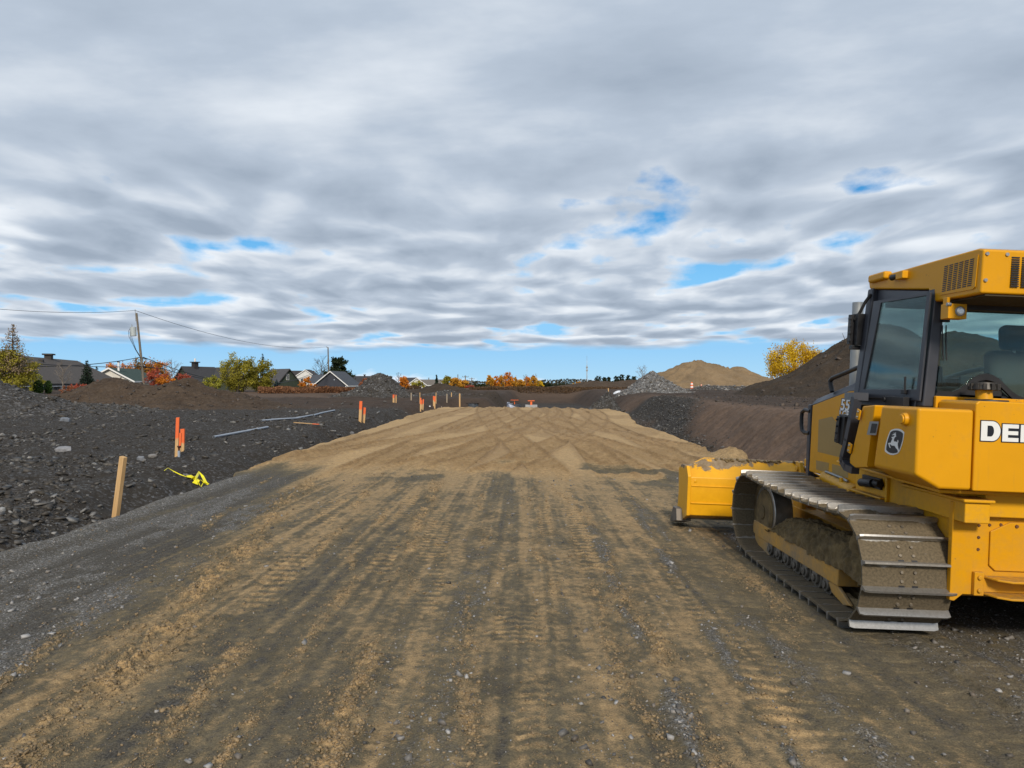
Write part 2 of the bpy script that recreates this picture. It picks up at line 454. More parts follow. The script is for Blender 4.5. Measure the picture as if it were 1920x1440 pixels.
def road_fields(x, y):
    """height offset and colour masks (sand, tread, stones) of the road surface"""
    el = x - xl(y); er = xr(y) - x
    sandzone = ss(12.2, 14.2, y - .5 * ss(-2, -4.5, x) + 1.0 * fbm(x * .6, y * .35, 3, 70) + .7 * fbm(x * 3, y * .5, 3, 71))
    h = .010 * fbm(x * 2.2, y * .7, 3, 72) + .004 * fbm(x * 9, y * 6, 3, 73) + .0035 * fbm(x * 28, y * 24, 2, 68)
    # long streaks left by graders and tyres
    bend = x + .9 * ss(2, 14, y) * .35 * np.sign(x) * np.abs(x / 4) - .02 * y
    st = fbm(bend * 2.3, y * .10, 4, 74, rot=False)
    st2 = fbm(bend * 7.0, y * .22, 3, 75, rot=False)
    patch = fbm(x * .8, y * .35, 3, 76)
    grey_l = ss(-2.1, -3.6, x + .16 * (y - 3) * .6 + .3 * patch)          # the left side of the base is bare gravel
    grey_r = ss(1.5, 3.4, x + .6 * patch) * (1 - ss(6, 10, y))
    sp_ = fbm(x * 26, y * 22, 2, 69)
    st3 = fbm(bend * 17, y * .35, 2, 66, rot=False)
    sand = np.clip(.50 + .20 * st + .22 * st2 + .22 * st3 + .14 * patch + .20 * sp_ + .24 * fbm(x * 8, y * 5, 3, 61) + .22 * ss(5, 12, y) - .75 * grey_l - .38 * grey_r, 0, .80) * (1 - .15 * ss(2, 4, x))
    sand = np.maximum(sand, .80 * ss(.02, .55, fbm(bend * 1.5, y * .16, 4, 67, rot=False) + .55 * ss(8.0, 13.5, y) - .32 - .25 * grey_l - .2 * ss(1.5, 3.5, x)) * ss(6.5, 10, y))
    gv = np.clip(.02 + 1.1 * fbm(bend * 2.6, y * .12, 4, 77, rot=False) + .22 * grey_l + .2 * grey_r + .25 * fbm(x * 5, y * 2, 3, 62), 0, 1)
    damp_shade = np.zeros_like(x); cb = np.zeros_like(x)

    def strip(cx, w): return np.exp(-((x - cx) / w) ** 2)

    # crumbled sand windrows: (x at y=3, x at y=13, half width, strength, seed)
    for x3, x13, w, k, sd in ((-2.08, -3.55, .19, 1.1, 1), (-.74, -1.35, .10, .85, 2), (-1.55, -2.35, .09, .6, 3), (.98, .85, .10, .6, 4), (.25, .30, .06, .40, 5), (-1.20, -1.9, .06, .55, 6), (1.95, 2.1, .1, .45, 7), (-2.75, -4.3, .05, .6, 8), (-.20, -.5, .05, .45, 9), (.62, .75, .05, .5, 10)):
        cx = x3 + (x13 - x3) * (y - 3) / 10 + .09 * vn(y * .7, y * 0, 80 + sd)
        s = strip(cx, w * (1 + .4 * vn(y * 1.3, y * 0, 90 + sd)))
        on = ss(-.25, .35, vn(y * .8, y * 0 + 3, 100 + sd) + (k - .45) * 1.4)
        cr = ss(-.12, .45, fbm(x * 21, y * 17, 3, 110 + sd) + .45 * fbm(x * 5, y * 3.2, 2, 111 + sd))
        a = s * on * (1 - ss(11, 14, y)) * ss(-.55, .1, fbm(x * 4, y * 2.2, 3, 112 + sd) + .1)
        h = h + a * k * (.032 * cr * (.6 + .8 * np.abs(fbm(x * 30, y * 26, 2, 113 + sd))) + .003); cb = np.maximum(cb, a * (.25 + .75 * cr))
        sand = np.maximum(sand, np.clip(a * (.35 + .75 * cr), 0, 1))
        gv = gv * (1 - a)
    # ridges of loose gravel pushed up between the tracks
    for x3, x13, w, k, sd in ((.80, .95, .07, 1, 1), (1.68, 1.75, .08, 1, 2), (2.75, 2.5, .16, 1.1, 3), (-2.85, -3.6, .14, .5, 4), (-3.6, -4.1, .15, .6, 5), (1.25, 1.9, .05, .7, 6)):
        cx = x3 + (x13 - x3) * (y - 3) / 10 + .06 * vn(y * .9, y * 0, 120 + sd)
        a = strip(cx, w * (1.15 + .7 * vn(y * 1.9, y * 0 + 4, 131 + sd))) * ss(-.4, .35, fbm(x * .9, y * .9, 3, 130 + sd) + .12) * ss(-.5, .15, fbm(x * 8, y * 5, 3, 132 + sd)) * (1 - ss(9, 13, y))
        h = h + a * k * (.016 + .014 * np.abs(fbm(x * 22, y * 20, 2, 140 + sd)))
        gv = np.maximum(gv, np.clip(a * 1.4, 0, 1)); sand = sand * (1 - .8 * a)
    # gravel shoulder along the left edge
    sh = np.exp(-((el - .22) / .2) ** 2) * (1 - ss(12, 14, y))
    h = h + sh * (.06 + .02 * fbm(x * 9, y * 9, 3, 150)); gv = np.maximum(gv, sh); sand = sand * (1 - sh)
    h = h + .015 * np.exp(-((el - .62) / .12) ** 2) * (1 - ss(11, 13, y)) * -1
    gr_ = fbm(bend * 13, y * .09, 3, 64, rot=False)
    h = h - .010 * ss(.18, .45, gr_) * (.5 + .5 * vn(x * 3, y * .5, 63)) + .006 * ss(.2, .5, -gr_)
    # rubber-tyre lug prints: rows of bars
    for cx0, slope, w, y0, y1, pitch, sd in ((-.55, -.055, .16, 3.0, 9.5, .12, 1), (.06, .0, .20, 4.35, 5.3, .10, 2), (.62, .03, .12, 6.2, 13, .14, 3), (-1.6, -.12, .15, 3, 12, .15, 4), (1.35, .05, .16, 3.2, 12, .13, 5), (.12, .03, .12, 3, 4.2, .09, 6), (-.95, -.07, .12, 6, 13, .16, 7), (.28, .02, .1, 7.6, 12.5, .11, 8)):
        cx = cx0 + slope * (y - 3)
        a = ss(w, w * .8, np.abs(x - cx)) * ss(y0, y0 + .25, y) * (1 - ss(y1 - .4, y1, y)) * ss(-.35, .25, vn(x * 2.5, y * 1.1, 160 + sd) + .15)
        bar = np.sin((y + (np.abs(x - cx) * .5 if sd % 3 == 0 else .06 * x) + .02 * vn(x * 8, y * 5, 166)) * 2 * np.pi / pitch)
        cb = np.maximum(cb, .35 * a * ss(.3, .9, bar)); h = h + a * (.011 * ss(.2, .9, bar) - .005) * ss(-.6, .4, fbm(x * 9, y * 7, 2, 165 + sd)); sand = np.clip(sand + a * (.04 + .16 * bar), 0, 1)
        edge_ = np.exp(-((np.abs(x - cx) - w) / .025) ** 2) * ss(y0, y0 + .25, y) * (1 - ss(y1 - .4, y1, y))
        h = h + edge_ * .010 * (.5 + fbm(x * 12, y * 12, 2, 170 + sd))
    # the bulldozer's own tread behind its left track
    a = ss(2.28, 2.36, x) * (1 - ss(2.96, 3.04, x)) * (1 - ss(5.1, 5.4, y))
    a2 = ss(1.50, 1.58, x) * (1 - ss(2.1, 2.2, x)) * (1 - ss(7, 9, y)) * .7
    for aa, ph in ((a, 0.0), (a2, .4)):
        g = np.abs(np.sin((y + .05 * x + .012 * vn(x * 5, y * 3, 181)) * np.pi / .169 + ph))
        cut = ss(.30, .0, g)
        brk = ss(-.5, .1, vn(x * 3, y * 3, 182))
        h = h - aa * brk * .022 * cut + aa * .007 * ss(.55, .9, g) * (.5 + fbm(x * 9, y * 9, 2, 183))
        sand = np.clip(sand * (1 - aa * .5) + aa * .22, 0, 1); gv = gv * (1 - .5 * aa)
    # ---- sand fill: crossing track prints between smooth patches
    tr = np.zeros_like(x); hp = np.zeros_like(x); rough = np.zeros_like(x)
    for cx0, c1, c2, y0, w, sd in ((-4.3, .035, .0006, 14, .40, 1), (-2.9, .115, -.0005, 14, .42, 2), (-1.6, .30, -.0046, 15, .42, 3), (.6, -.115, .0012, 14, .42, 4), (1.9, -.005, .0006, 14, .40, 5), (3.2, -.21, .0034, 15, .42, 6), (-3.9, .36, -.0070, 17, .40, 7)):
        q = y - y0
        cx = cx0 + c1 * q + c2 * q * q
        for off in (0, 1.75):
            dd = np.abs(x - cx - off)
            aa = ss(w, w * .88, dd)
            kk = ss(-.85, -.45, vn(y * .14, y * 0 + off, 190 + sd))
            bar = np.sin((y + .3 * (x - cx)) * 2 * np.pi / .19)
            tr = np.maximum(tr, aa * kk)
            hp = hp * (1 - aa * kk) + aa * kk * (.030 * bar - .024)
            e2 = np.exp(-((dd - w) / .075) ** 2) * kk
            hp = hp + .03 * e2
            rough = np.maximum(rough, e2)
    tr = np.maximum(tr, ss(.02, .22, fbm(x * .55, y * .20, 3, 210)) * .75)
    rp = ss(-.1, .15, fbm(x * .35, y * .12, 2, 215)) * .010 * np.sin(y * 2 * np.pi / .42 + 1.5 * vn(x * .8, y * .4, 216))
    hs_ = hp + .030 * tr * fbm(x * 6, y * 4.2, 3, 211) + .008 * fbm(x * 3, y * 2, 2, 212) + (1 - tr) * rp
    # loose rim of sand along both edges of the fill
    rim = np.exp(-((el - .25) / .22) ** 2) + np.exp(-((er - .25) / .25) ** 2)
    hs_ = hs_ + rim * (.07 + .06 * fbm(x * 3.5, y * 1.3, 4, 213)) * ss(12.5, 15, y)
    # heap at the near right corner
    heap = np.exp(-(((x - 4.7) / .55) ** 2 + ((y - 15.2) / .6) ** 2))
    hs_ = hs_ + .28 * heap
    # dark dirt dragged over the front of the fill
    dirt = np.exp(-((y - 13.3 + .25 * x * .2) / 1.5) ** 2) * ss(-.05, .3, fbm(x * 1.3, y * 1.3, 5, 214) - .26 + .52 * ss(.5, 4, x))
    h = h * (1 - sandzone) + hs_ * sandzone
    sand = sand * (1 - sandzone) + sandzone
    damp_shade = (tr * (.62 + .25 * fbm(x * 5, y * 2.5, 3, 217)) + .55 * rough) * sandzone + .25 * (1 - sandzone)  # track prints darkened: damp sand plus painted shade of the rough surface
    sand = sand * (1 - .7 * dirt); gv = gv * (1 - sandzone) + dirt * .3
    return h, np.clip(sand, 0, 1), np.clip(damp_shade, 0, 1), np.clip(gv, 0, 1), cb * (1 - sandzone)


h, sa, mo, gv, _ = road_fields(XX, YY)
ZZ = road_base(XX, YY) + h
ed = np.minimum(XX - l_, r_ - XX)
drop = 1 - ss(0, .14, ed + .05 * fbm(XX * 3, YY * 3, 2, 220))
ZZ = ZZ - .42 * drop
ZZ = np.where(YY > 50.4, ZZ - .6, ZZ)
me = np_mesh('road', np.stack([XX, YY, ZZ], -1).reshape(-1, 3), grid_faces(len(ys), len(ts))[:, [0, 1, 2, 3]], None or [])
m_road, nt, b = new_mat('road_surface')
tc = nd(nt, 'ShaderNodeTexCoord').outputs['Object']
at = nd(nt, 'ShaderNodeAttribute', attribute_name='mask')
sp = nd(nt, 'ShaderNodeSeparateColor', {0: at.outputs['Color']}).outputs
n4 = noise(nt, tc, 210, 2, .7); n1 = noise(nt, tc, 14, 6, .65); n2 = noise(nt, tc, 90, 3, .6); n3 = noise(nt, tc, 2.2, 5, .6)
grav = mix(nt, mapr(nt, n2, .3, .7), (.038, .0335, .0265), (.110, .099, .081))
grav = mix(nt, mapr(nt, sp[2], .15, .8, 0, .65), grav, mix(nt, mapr(nt, n2, .35, .65), (.05, .047, .041), (.22, .212, .195)))
vo = nd(nt, 'ShaderNodeTexVoronoi', {'Vector': tc, 'Scale': 75.0})
ch = nd(nt, 'ShaderNodeSeparateColor', {0: vo.outputs['Color']}).outputs[0]
grav = mix(nt, math_(nt, 'MULTIPLY', math_(nt, 'POWER', ch, 7.0), mapr(nt, sp[2], 0, .8, .15, 1)), grav, (.34, .34, .34))
tan = mix(nt, mapr(nt, n3, .35, .65), (.121, .099, .059), (.180, .146, .088))
sandc = mix(nt, mapr(nt, n1, .3, .7), (.39, .26, .125), (.53, .365, .185))
low = mapr(nt, math_(nt, 'ADD', sp[0], math_(nt, 'ADD', math_(nt, 'MULTIPLY', math_(nt, 'SUBTRACT', n1, .5), .7), math_(nt, 'MULTIPLY', math_(nt, 'SUBTRACT', n2, .5), .5))), .06, .46)
col = mix(nt, low, grav, tan)
col = mix(nt, mapr(nt, math_(nt, 'ADD', sp[0], math_(nt, 'ADD', math_(nt, 'MULTIPLY', math_(nt, 'SUBTRACT', n1, .5), .6), math_(nt, 'MULTIPLY', math_(nt, 'SUBTRACT', n2, .5), .5))), .46, .98), col, sandc)
dark = mix(nt, mapr(nt, n1, .3, .7), (.195, .122, .056), (.300, .193, .092))
damp_shade_f = math_(nt, 'MULTIPLY', sp[1], mapr(nt, sp[0], .8, 1.0))
col = mix(nt, math_(nt, 'MULTIPLY', damp_shade_f, .85), col, dark)  # damp and rough-surface shade of the prints, both put into the colour
col = mix(nt, 1.0, col, mix(nt, mapr(nt, math_(nt, 'ADD', math_(nt, 'MULTIPLY', n4, .6), math_(nt, 'MULTIPLY', n2, .4)), .33, .67), (.74, .73, .72), (1.26, 1.26, 1.26)), 'MULTIPLY')
nt.links.new(col, b.inputs['Base Color']); b.inputs['Roughness'].default_value = .92; b.inputs['Specular IOR Level'].default_value = .3
hh = math_(nt, 'ADD', math_(nt, 'MULTIPLY', n1, .5), math_(nt, 'ADD', math_(nt, 'MULTIPLY', n2, .35), math_(nt, 'MULTIPLY', ch, .2)))
bump(nt, math_(nt, 'ADD', hh, math_(nt, 'MULTIPLY', n4, .22)), 1.0, .030, b)
me.materials.append(m_road)
set_attr(me, 'mask', np.stack([sa, mo, gv], -1).reshape(-1, 3))
tag(link('road', me), 'unpaved road of packed gravel with yellow sand fill beyond', kind='structure')


def rz(x, y):
    x = np.atleast_1d(np.asarray(x, float)); y = np.atleast_1d(np.asarray(y, float))
    return road_base(x, y) + road_fields(x, y)[0]


# ---------------------------------------------------------------- loose stones (uncountable)
BOX_V = np.array([(x, y, z) for z in (-1, 1) for y in (-1, 1) for x in (-1, 1)], float)
BOX_F = np.array([(0, 2, 3, 1), (4, 5, 7, 6), (0, 1, 5, 4), (2, 6, 7, 3), (0, 4, 6, 2), (1, 3, 7, 5)])


def stones(pos, size, flat, seed):
    """pos (n,3), size (n,), flat (n,) -> verts, faces: chipped flat slabs of slate"""
    g = np.random.default_rng(seed); n = len(pos); k = 8
    base = BOX_V[None] * g.uniform(.35, 1.05, (n, k, 3))
    sc = np.stack([size * g.uniform(.7, 1.5, n), size * g.uniform(.5, 1.0, n), size * flat], -1)
    v = base * sc[:, None, :]
    yaw = g.uniform(0, 6.283, n); t1 = g.normal(0, .35, n); t2 = g.normal(0, .35, n)
    x, y, z = v[..., 0], v[..., 1], v[..., 2]
    c, s_ = np.cos(t1)[:, None], np.sin(t1)[:, None]; y, z = y * c - z * s_, y * s_ + z * c
    c, s_ = np.cos(t2)[:, None], np.sin(t2)[:, None]; x, z = x * c + z * s_, -x * s_ + z * c
    c, s_ = np.cos(yaw)[:, None], np.sin(yaw)[:, None]; x, y = x * c - y * s_, x * s_ + y * c
    v = np.stack([x, y, z], -1) + pos[:, None, :]
    f = BOX_F[None] + (np.arange(n) * k)[:, None, None]
    return v.reshape(-1, 3), f.reshape(-1, 4), k


def stone_mat(name, dark, light, p=2.2, dirt=(.04, .03, .022)):
    m, nt, b = new_mat(name)
    at = nd(nt, 'ShaderNodeAttribute', attribute_name='tint')
    sp = nd(nt, 'ShaderNodeSeparateColor', {0: at.outputs['Color']}).outputs
    tc = nd(nt, 'ShaderNodeTexCoord').outputs['Object']
    c = mix(nt, math_(nt, 'POWER', sp[0], p), dark, light)
    c = mix(nt, math_(nt, 'MULTIPLY', sp[1], .8), c, dirt)
    n = noise(nt, tc, 40, 4)
    c = mix(nt, mapr(nt, n, .35, .7, 0, .35), c, dark)
    nt.links.new(c, b.inputs['Base Color']); b.inputs['Roughness'].default_value = .62
    return m


m_slate = stone_mat('slate', (.032, .028, .0235), (.27, .265, .255), 4.2, (.058, .046, .032))
m_gravel = stone_mat('gravel_stone', (.05, .048, .045), (.42, .41, .40), 1.6, (.12, .085, .05))


def stone_obj(name, pos, size, flat, seed, mat, label, kind='stuff', parent=None):
    v, f, k = stones(pos, size, flat, seed)
    me = np_mesh(name, v, f, mat, smooth=False)
    g = np.random.default_rng(seed + 1)
    t = np.stack([g.random(len(pos)), g.random(len(pos)) ** 2, g.random(len(pos))], -1)
    set_attr(me, 'tint', np.repeat(t, k, 0))
    return tag(link(name, me, parent), label, kind=kind)


# slate rubble on the left flat: denser (in the picture) near the camera
N = 95000
d = 5.5 * (46 / 5.5) ** nrg.random(N) ; px = nrg.uniform(-260, 900, N)
x = (px - 960) / F * d; y = d
u = xl(y) - x
den = ss(.1, .5, u) * (.08 + .92 * ss(-.2, .35, fbm(x * .7, y * .7, 4, 300) + .02)) * (1 - .85 * ss(30, 46, d))
keep = (nrg.random(N) < den)
x, y, d = x[keep], y[keep], d[keep]; n = len(x)
sz = np.clip(.0065 * (nrg.pareto(1.65, n) + 1), .0065, .075) * (.8 + d / 50)
z = gz(x, y)
stone_obj('slate_rubble', np.stack([x, y, z + sz * .12], -1), sz, nrg.uniform(.18, .5, n), 31, m_slate, 'chips of dark grey slate strewn over the ground left of the road')
# gravel in the right ditch
N = 9000
y = nrg.uniform(20, 48, N); v = nrg.normal(0, 1, N)
x = xr(y) + .95 + 1.3 * ss(24, 40, y) + v * (.28 + .6 * ss(22, 36, y))
sz = np.clip(.016 * (nrg.pareto(2.2, N) + 1), .016, .07)
stone_obj('slate_rubble', np.stack([x, y, gz(x, y) + sz * .1], -1), sz, nrg.uniform(.2, .5, N), 33, m_slate, 'band of dark slate gravel on the cut bank right of the sand')
# clods over the right flat
N = 4500
d = nrg.uniform(22, 75, N); x = nrg.uniform(8, 34, N) * d / 40; x = np.where(x < xr(np.minimum(d, 50)) + 3.6, x + 7, x)
sz = np.clip(.022 * (nrg.pareto(2.2, N) + 1), .022, .13)
m_clod = stone_mat('soil_clod', (.028, .020, .015), (.10, .072, .052), 1.5)
stone_obj('soil_clods', np.stack([x, d, gz(x, d) + sz * .1], -1), sz, nrg.uniform(.4, .8, N), 34, m_clod, 'loose brown clods of earth over the flat right of the road')
# small stones on the road base
N = 60000
d = 2.6 * (13.5 / 2.6) ** nrg.random(N); px = nrg.uniform(-60, 1980, N)
x = (px - 960) / F * d; y = d
ok = (x > xl(y) + .05) & (x < xr(y) - .05); x, y = x[ok], y[ok]
hh_, s2, m2, g2, _ = road_fields(x, y)
ok = nrg.random(len(x)) < np.clip(g2 * 1.7 * (1 - .75 * s2) + .05, 0, 1) * .8
x, y, hh_ = x[ok], y[ok], hh_[ok]; n = len(x)
sz = np.clip(.0032 * (nrg.pareto(2.3, n) + 1), .0032, .022)
stone_obj('gravel', np.stack([x, y, road_base(x, y) + hh_ + sz * .15], -1), sz, nrg.uniform(.4, .8, n), 35, m_gravel, 'small pale grey stones loose on the packed road')

# crumbs of drying sand along the windrows and lug prints
N = 330000
d = 2.6 * (13.0 / 2.6) ** nrg.random(N); px = nrg.uniform(-60, 1500, N)
x = (px - 960) / F * d; y = d
ok = (x > xl(y) + .2) & (x < 3.2); x, y = x[ok], y[ok]
hh_, s2, m2, g2, c2_ = road_fields(x, y)
ok = nrg.random(len(x)) < np.clip(c2_ * 1.1 + .012, 0, 1)
x, y, hh_ = x[ok], y[ok], hh_[ok]; n = len(x)
sz = np.clip(.0030 * (nrg.pareto(2.6, n) + 1), .0030, .0125) * (.8 + y / 25)
m_crumb = stone_mat('sand_crumb', (.130, .092, .048), (.33, .232, .122), 1.0, (.19, .14, .08))
stone_obj('sand_crumbs', np.stack([x, y, road_base(x, y) + hh_ + sz * .25], -1), sz, nrg.uniform(.5, .9, n), 36, m_crumb, 'crumbs of yellow sand dropped in rows on the packed road')
# ================================================================ bulldozer
TH = math.radians(2.3); _c, _s = math.cos(TH), math.sin(TH)
OX, OZ, OY = 3.6, -.145, 6.2


def L(px, py, y):
    wx = (px - 960) / F * y; wz = CH - (py - 720) / F * y
    dx, dz = wx - OX, wz - OZ
    return Vector((dx * _c - dz * _s, y, dx * _s + dz * _c))


def Lx(px, py, lx):
    a = (px - 960) / F; b = -(py - 720) / F
    y = (lx + OX * _c + (CH - OZ) * _s) / (a * _c - b * _s)
    return L(px, py, y)


def Bd(): return MB(off=(0, -OY, 0))


def paint(name, base, dust, amount):
    m, nt, b = new_mat(name)
    tc = nd(nt, 'ShaderNodeTexCoord').outputs['Object']
    n = noise(nt, tc, 2.2, 6, .6); n2 = noise(nt, tc, 22, 5, .65)
    z = nd(nt, 'ShaderNodeSeparateXYZ', {0: tc}).outputs[2]
    splash = mapr(nt, z, .25, 1.25, 1, 0)
    f = math_(nt, 'ADD', math_(nt, 'MULTIPLY', splash, .55), math_(nt, 'MULTIPLY', math_(nt, 'SUBTRACT', n, .5), 1.3))
    f = math_(nt, 'ADD', f, math_(nt, 'MULTIPLY', math_(nt, 'SUBTRACT', n2, .5), .6))
    f = mapr(nt, f, .12, .85, 0.0, amount)
    col = mix(nt, mapr(nt, n, .3, .7), tuple(c * .94 for c in base), tuple(min(1, c * 1.04) for c in base))
    col = mix(nt, f, col, dust)
    geo = nd(nt, 'ShaderNodeNewGeometry').outputs['Normal']
    upn = nd(nt, 'ShaderNodeSeparateXYZ', {0: geo}).outputs[2]
    col = mix(nt, math_(nt, 'MULTIPLY', mapr(nt, upn, .5, .95), mapr(nt, n2, .3, .65, .15, .75)), col, dust)
    vs_ = nd(nt, 'ShaderNodeTexVoronoi', {'Vector': tc, 'Scale': 30.0}).outputs['Distance']
    dots = math_(nt, 'MULTIPLY', mapr(nt, vs_, .10, .16, 1, 0), mapr(nt, noise(nt, tc, 4.0, 3), .56, .66))
    col = mix(nt, math_(nt, 'MULTIPLY', dots, .6), col, tuple(q * .6 for q in dust))
    # thin vertical run marks and specks
    st = noise(nt, nd(nt, 'ShaderNodeMapping', {'Vector': tc, 'Scale': (18, 18, 1.2)}).outputs[0], 2.0, 4)
    col = mix(nt, mapr(nt, st, .60, .75, 0, .18), col, dust)
    nt.links.new(col, b.inputs['Base Color'])
    nt.links.new(mapr(nt, math_(nt, 'ADD', f, math_(nt, 'MULTIPLY', n2, .2)), 0, 1, .36, .85), b.inputs['Roughness'])
    b.inputs['Coat Weight'].default_value = .0; b.inputs['Specular IOR Level'].default_value = .28
    bump(nt, n2, .06, .004, b)
    return m


YEL = (.69, .318, .004)
m_yel = paint('yellow_paint', YEL, (.25, .165, .075), .55)
m_yel_dirty = paint('yellow_paint_dusty', (.74, .365, .008), (.25, .17, .085), .95)
m_yel_mud = paint('yellow_paint_muddy', (.74, .36, .02), (.27, .21, .14), 1.0)
m_char = simple('charcoal_paint', (.040, .043, .054), .42, 0, .15, 5)
m_black = simple('black_plastic', (.012, .012, .014), .5, 0, .2, 9)
m_steel = simple('worn_steel', (.42, .41, .39), .38, .85, .2, 12)
m_chrome = simple('chrome_rod', (.75, .75, .77), .12, 1.0, .05, 8)
m_grey = simple('grey_metal', (.30, .31, .31), .4, .6, .1, 8)
m_white = simple('white_decal', (.78, .78, .76), .4, 0, .03, 8)
m_dkdecal = simple('black_decal', (.012, .014, .020), .4, 0, .1, 8)
m_rubber = simple('rubber_hose', (.02, .02, .02), .7, 0, .2, 10)
m_fabric = simple('seat_fabric', (.075, .078, .082), .9, 0, .15, 30, .2)
m_mesh = paint('dusty_screen', (.36, .235, .075), (.27, .20, .12), .95)
m_mudy = simple('caked_mud', (.165, .115, .052), .95, 0, .45, 9, 1.0)
m_lens = simple('lamp_lens', (.85, .85, .82), .12, .3, .05, 20)

# blade: worn patches of bare, muddy steel over the paint
m_blade, nt, b = new_mat('worn_blade_paint')
tc = nd(nt, 'ShaderNodeTexCoord').outputs['Object']
n = noise(nt, tc, 3.1, 7, .62); n2 = noise(nt, tc, 16, 5, .6)
xyz = nd(nt, 'ShaderNodeSeparateXYZ', {0: tc}).outputs
worn = math_(nt, 'ADD', n, math_(nt, 'MULTIPLY', mapr(nt, xyz[2], .60, .84, -.22, .11), 1.0))
worn = mapr(nt, worn, .57, .60)
lowm = mapr(nt, math_(nt, 'ADD', xyz[2], math_(nt, 'MULTIPLY', n2, .18)), .22, .30, 1, 0)
c = mix(nt, mapr(nt, n2, .3, .7), (.72, .345, .004), (.78, .385, .005))
c = mix(nt, math_(nt, 'MULTIPLY', worn, .92), c, mix(nt, mapr(nt, n2, .4, .65), (.15, .115, .075), (.24, .20, .15)))
c = mix(nt, math_(nt, 'MULTIPLY', lowm, .75), c, (.16, .115, .06))
nt.links.new(c, b.inputs['Base Color']); nt.links.new(mapr(nt, worn, 0, 1, .4, .75), b.inputs['Roughness'])
bump(nt, math_(nt, 'MULTIPLY', worn, -1), .4, .004, b)

# track shoes: mud on the plates, bright worn steel on the grouser tips
m_shoe, nt, b = new_mat('track_shoe_steel')
tc = nd(nt, 'ShaderNodeTexCoord').outputs['Object']
oi = nd(nt, 'ShaderNodeObjectInfo').outputs['Random']
off = nd(nt, 'ShaderNodeCombineXYZ', {0: math_(nt, 'MULTIPLY', oi, 37.0), 1: math_(nt, 'MULTIPLY', oi, 91.0), 2: 0.0}).outputs[0]
pv = nd(nt, 'ShaderNodeVectorMath', {0: tc, 1: off}, operation='ADD').outputs[0]
ns = nd(nt, 'ShaderNodeMapping', {'Vector': pv, 'Scale': (7, 16, 16)}).outputs[0]
n = noise(nt, ns, 1.0, 5, .55); n2 = noise(nt, pv, 60, 4, .6)
xyz = nd(nt, 'ShaderNodeSeparateXYZ', {0: tc}).outputs
tip = mapr(nt, math_(nt, 'ADD', xyz[2], math_(nt, 'MULTIPLY', math_(nt, 'SUBTRACT', n, .5), .07)), .012, .020)
rear = mapr(nt, math_(nt, 'ADD', math_(nt, 'MULTIPLY', xyz[1], -1.0), math_(nt, 'MULTIPLY', math_(nt, 'SUBTRACT', n, .5), .10)), .062, .072)
clean = math_(nt, 'MAXIMUM', tip, rear)
clean = math_(nt, 'MULTIPLY', clean, mapr(nt, math_(nt, 'ADD', oi, math_(nt, 'MULTIPLY', n, .4)), .20, .50, .25, 1))
c = mix(nt, mapr(nt, n2, .3, .7), (.080, .062, .037), (.165, .128, .077))
c = mix(nt, clean, c, mix(nt, n2, (.26, .25, .23), (.52, .51, .49)))
nt.links.new(c, b.inputs['Base Color'])
nt.links.new(math_(nt, 'MULTIPLY', clean, .75), b.inputs['Metallic'])
nt.links.new(mapr(nt, clean, 0, 1, .9, .34), b.inputs['Roughness'])
bump(nt, math_(nt, 'MULTIPLY', n2, math_(nt, 'SUBTRACT', 1.0, clean)), .5, .006, b)

# tinted cab glass
m_glass, nt, b = new_mat('tinted_glass')
for n_ in list(nt.nodes):
    if n_.type != 'OUTPUT_MATERIAL': nt.nodes.remove(n_)
tr = nd(nt, 'ShaderNodeBsdfTransparent', {0: (.80, .90, .88, 1)})
gl = nd(nt, 'ShaderNodeBsdfGlossy', {0: (.50, .56, .57, 1), 'Roughness': .03})
df = nd(nt, 'ShaderNodeBsdfDiffuse', {0: (.32, .30, .26, 1)})
tcg = nd(nt, 'ShaderNodeTexCoord').outputs['Object']
fr = nd(nt, 'ShaderNodeFresnel', {0: 1.5})
mx = nd(nt, 'ShaderNodeMixShader', {0: math_(nt, 'MULTIPLY', fr.outputs[0], .75), 1: tr.outputs[0], 2: gl.outputs[0]})
mx2 = nd(nt, 'ShaderNodeMixShader', {0: mapr(nt, noise(nt, tcg, 2.5, 5, .6), .3, .75, .01, .07), 1: mx.outputs[0], 2: df.outputs[0]})
nt.links.new(mx2.outputs[0], [q for q in nt.nodes if q.type == 'OUTPUT_MATERIAL'][0].inputs[0])

doz = thing('bulldozer', (OX, OY, OZ), 'yellow tracked bulldozer with charcoal cab parked on the right edge of the gravel road', 'bulldozer', rot=(0, TH, 0))

# --- hull
B = Bd()
B.prism([(4.76, .36), (4.95, .30), (5.66, .30), (5.66, 1.06), (4.76, 1.06)], 'x', -.63, .63); B.prism([(5.63, .31), (6.6, .31), (7.3, .42), (7.3, .80), (5.63, .86)], 'x', -.40, .40)
hull = B.obj('hull', m_yel_dirty, doz, .012)
B = Bd()   # rear plate with the arch-cut corners
pl_ = [(-.705, .985), (-.705, .33), (-.675, .325), (-.62, .372), (.62, .372), (.675, .325), (.705, .33), (.705, .985)]
B.prism(pl_, 'y', 4.715, 4.757)
rp_ = B.obj('rear_plate', m_yel, hull, .006)
B = Bd()
pts = [(-.46, .80), (-.33, .865), (.33, .865), (.46, .80), (.46, .575), (.42, .54), (-.42, .54), (-.46, .575)]
B.prism(pts, 'y', 4.700, 4.7145)
B.obj('access_cover', m_yel, hull, .005)
m_bolt = simple('rusty_bolt', (.16, .07, .03), .7, .3, .3, 30)
for x, z in ((-.53, .835), (-.46, .84), (-.385, .845), (-.53, .755), (-.53, .675), (.53, .835), (.46, .84), (.385, .845), (.53, .755), (.53, .675)):
    B = Bd(); B.cyl((x, 4.716, z), (x, 4.709, z), .011, .009, 10); B.obj('bolt', m_bolt, hull)
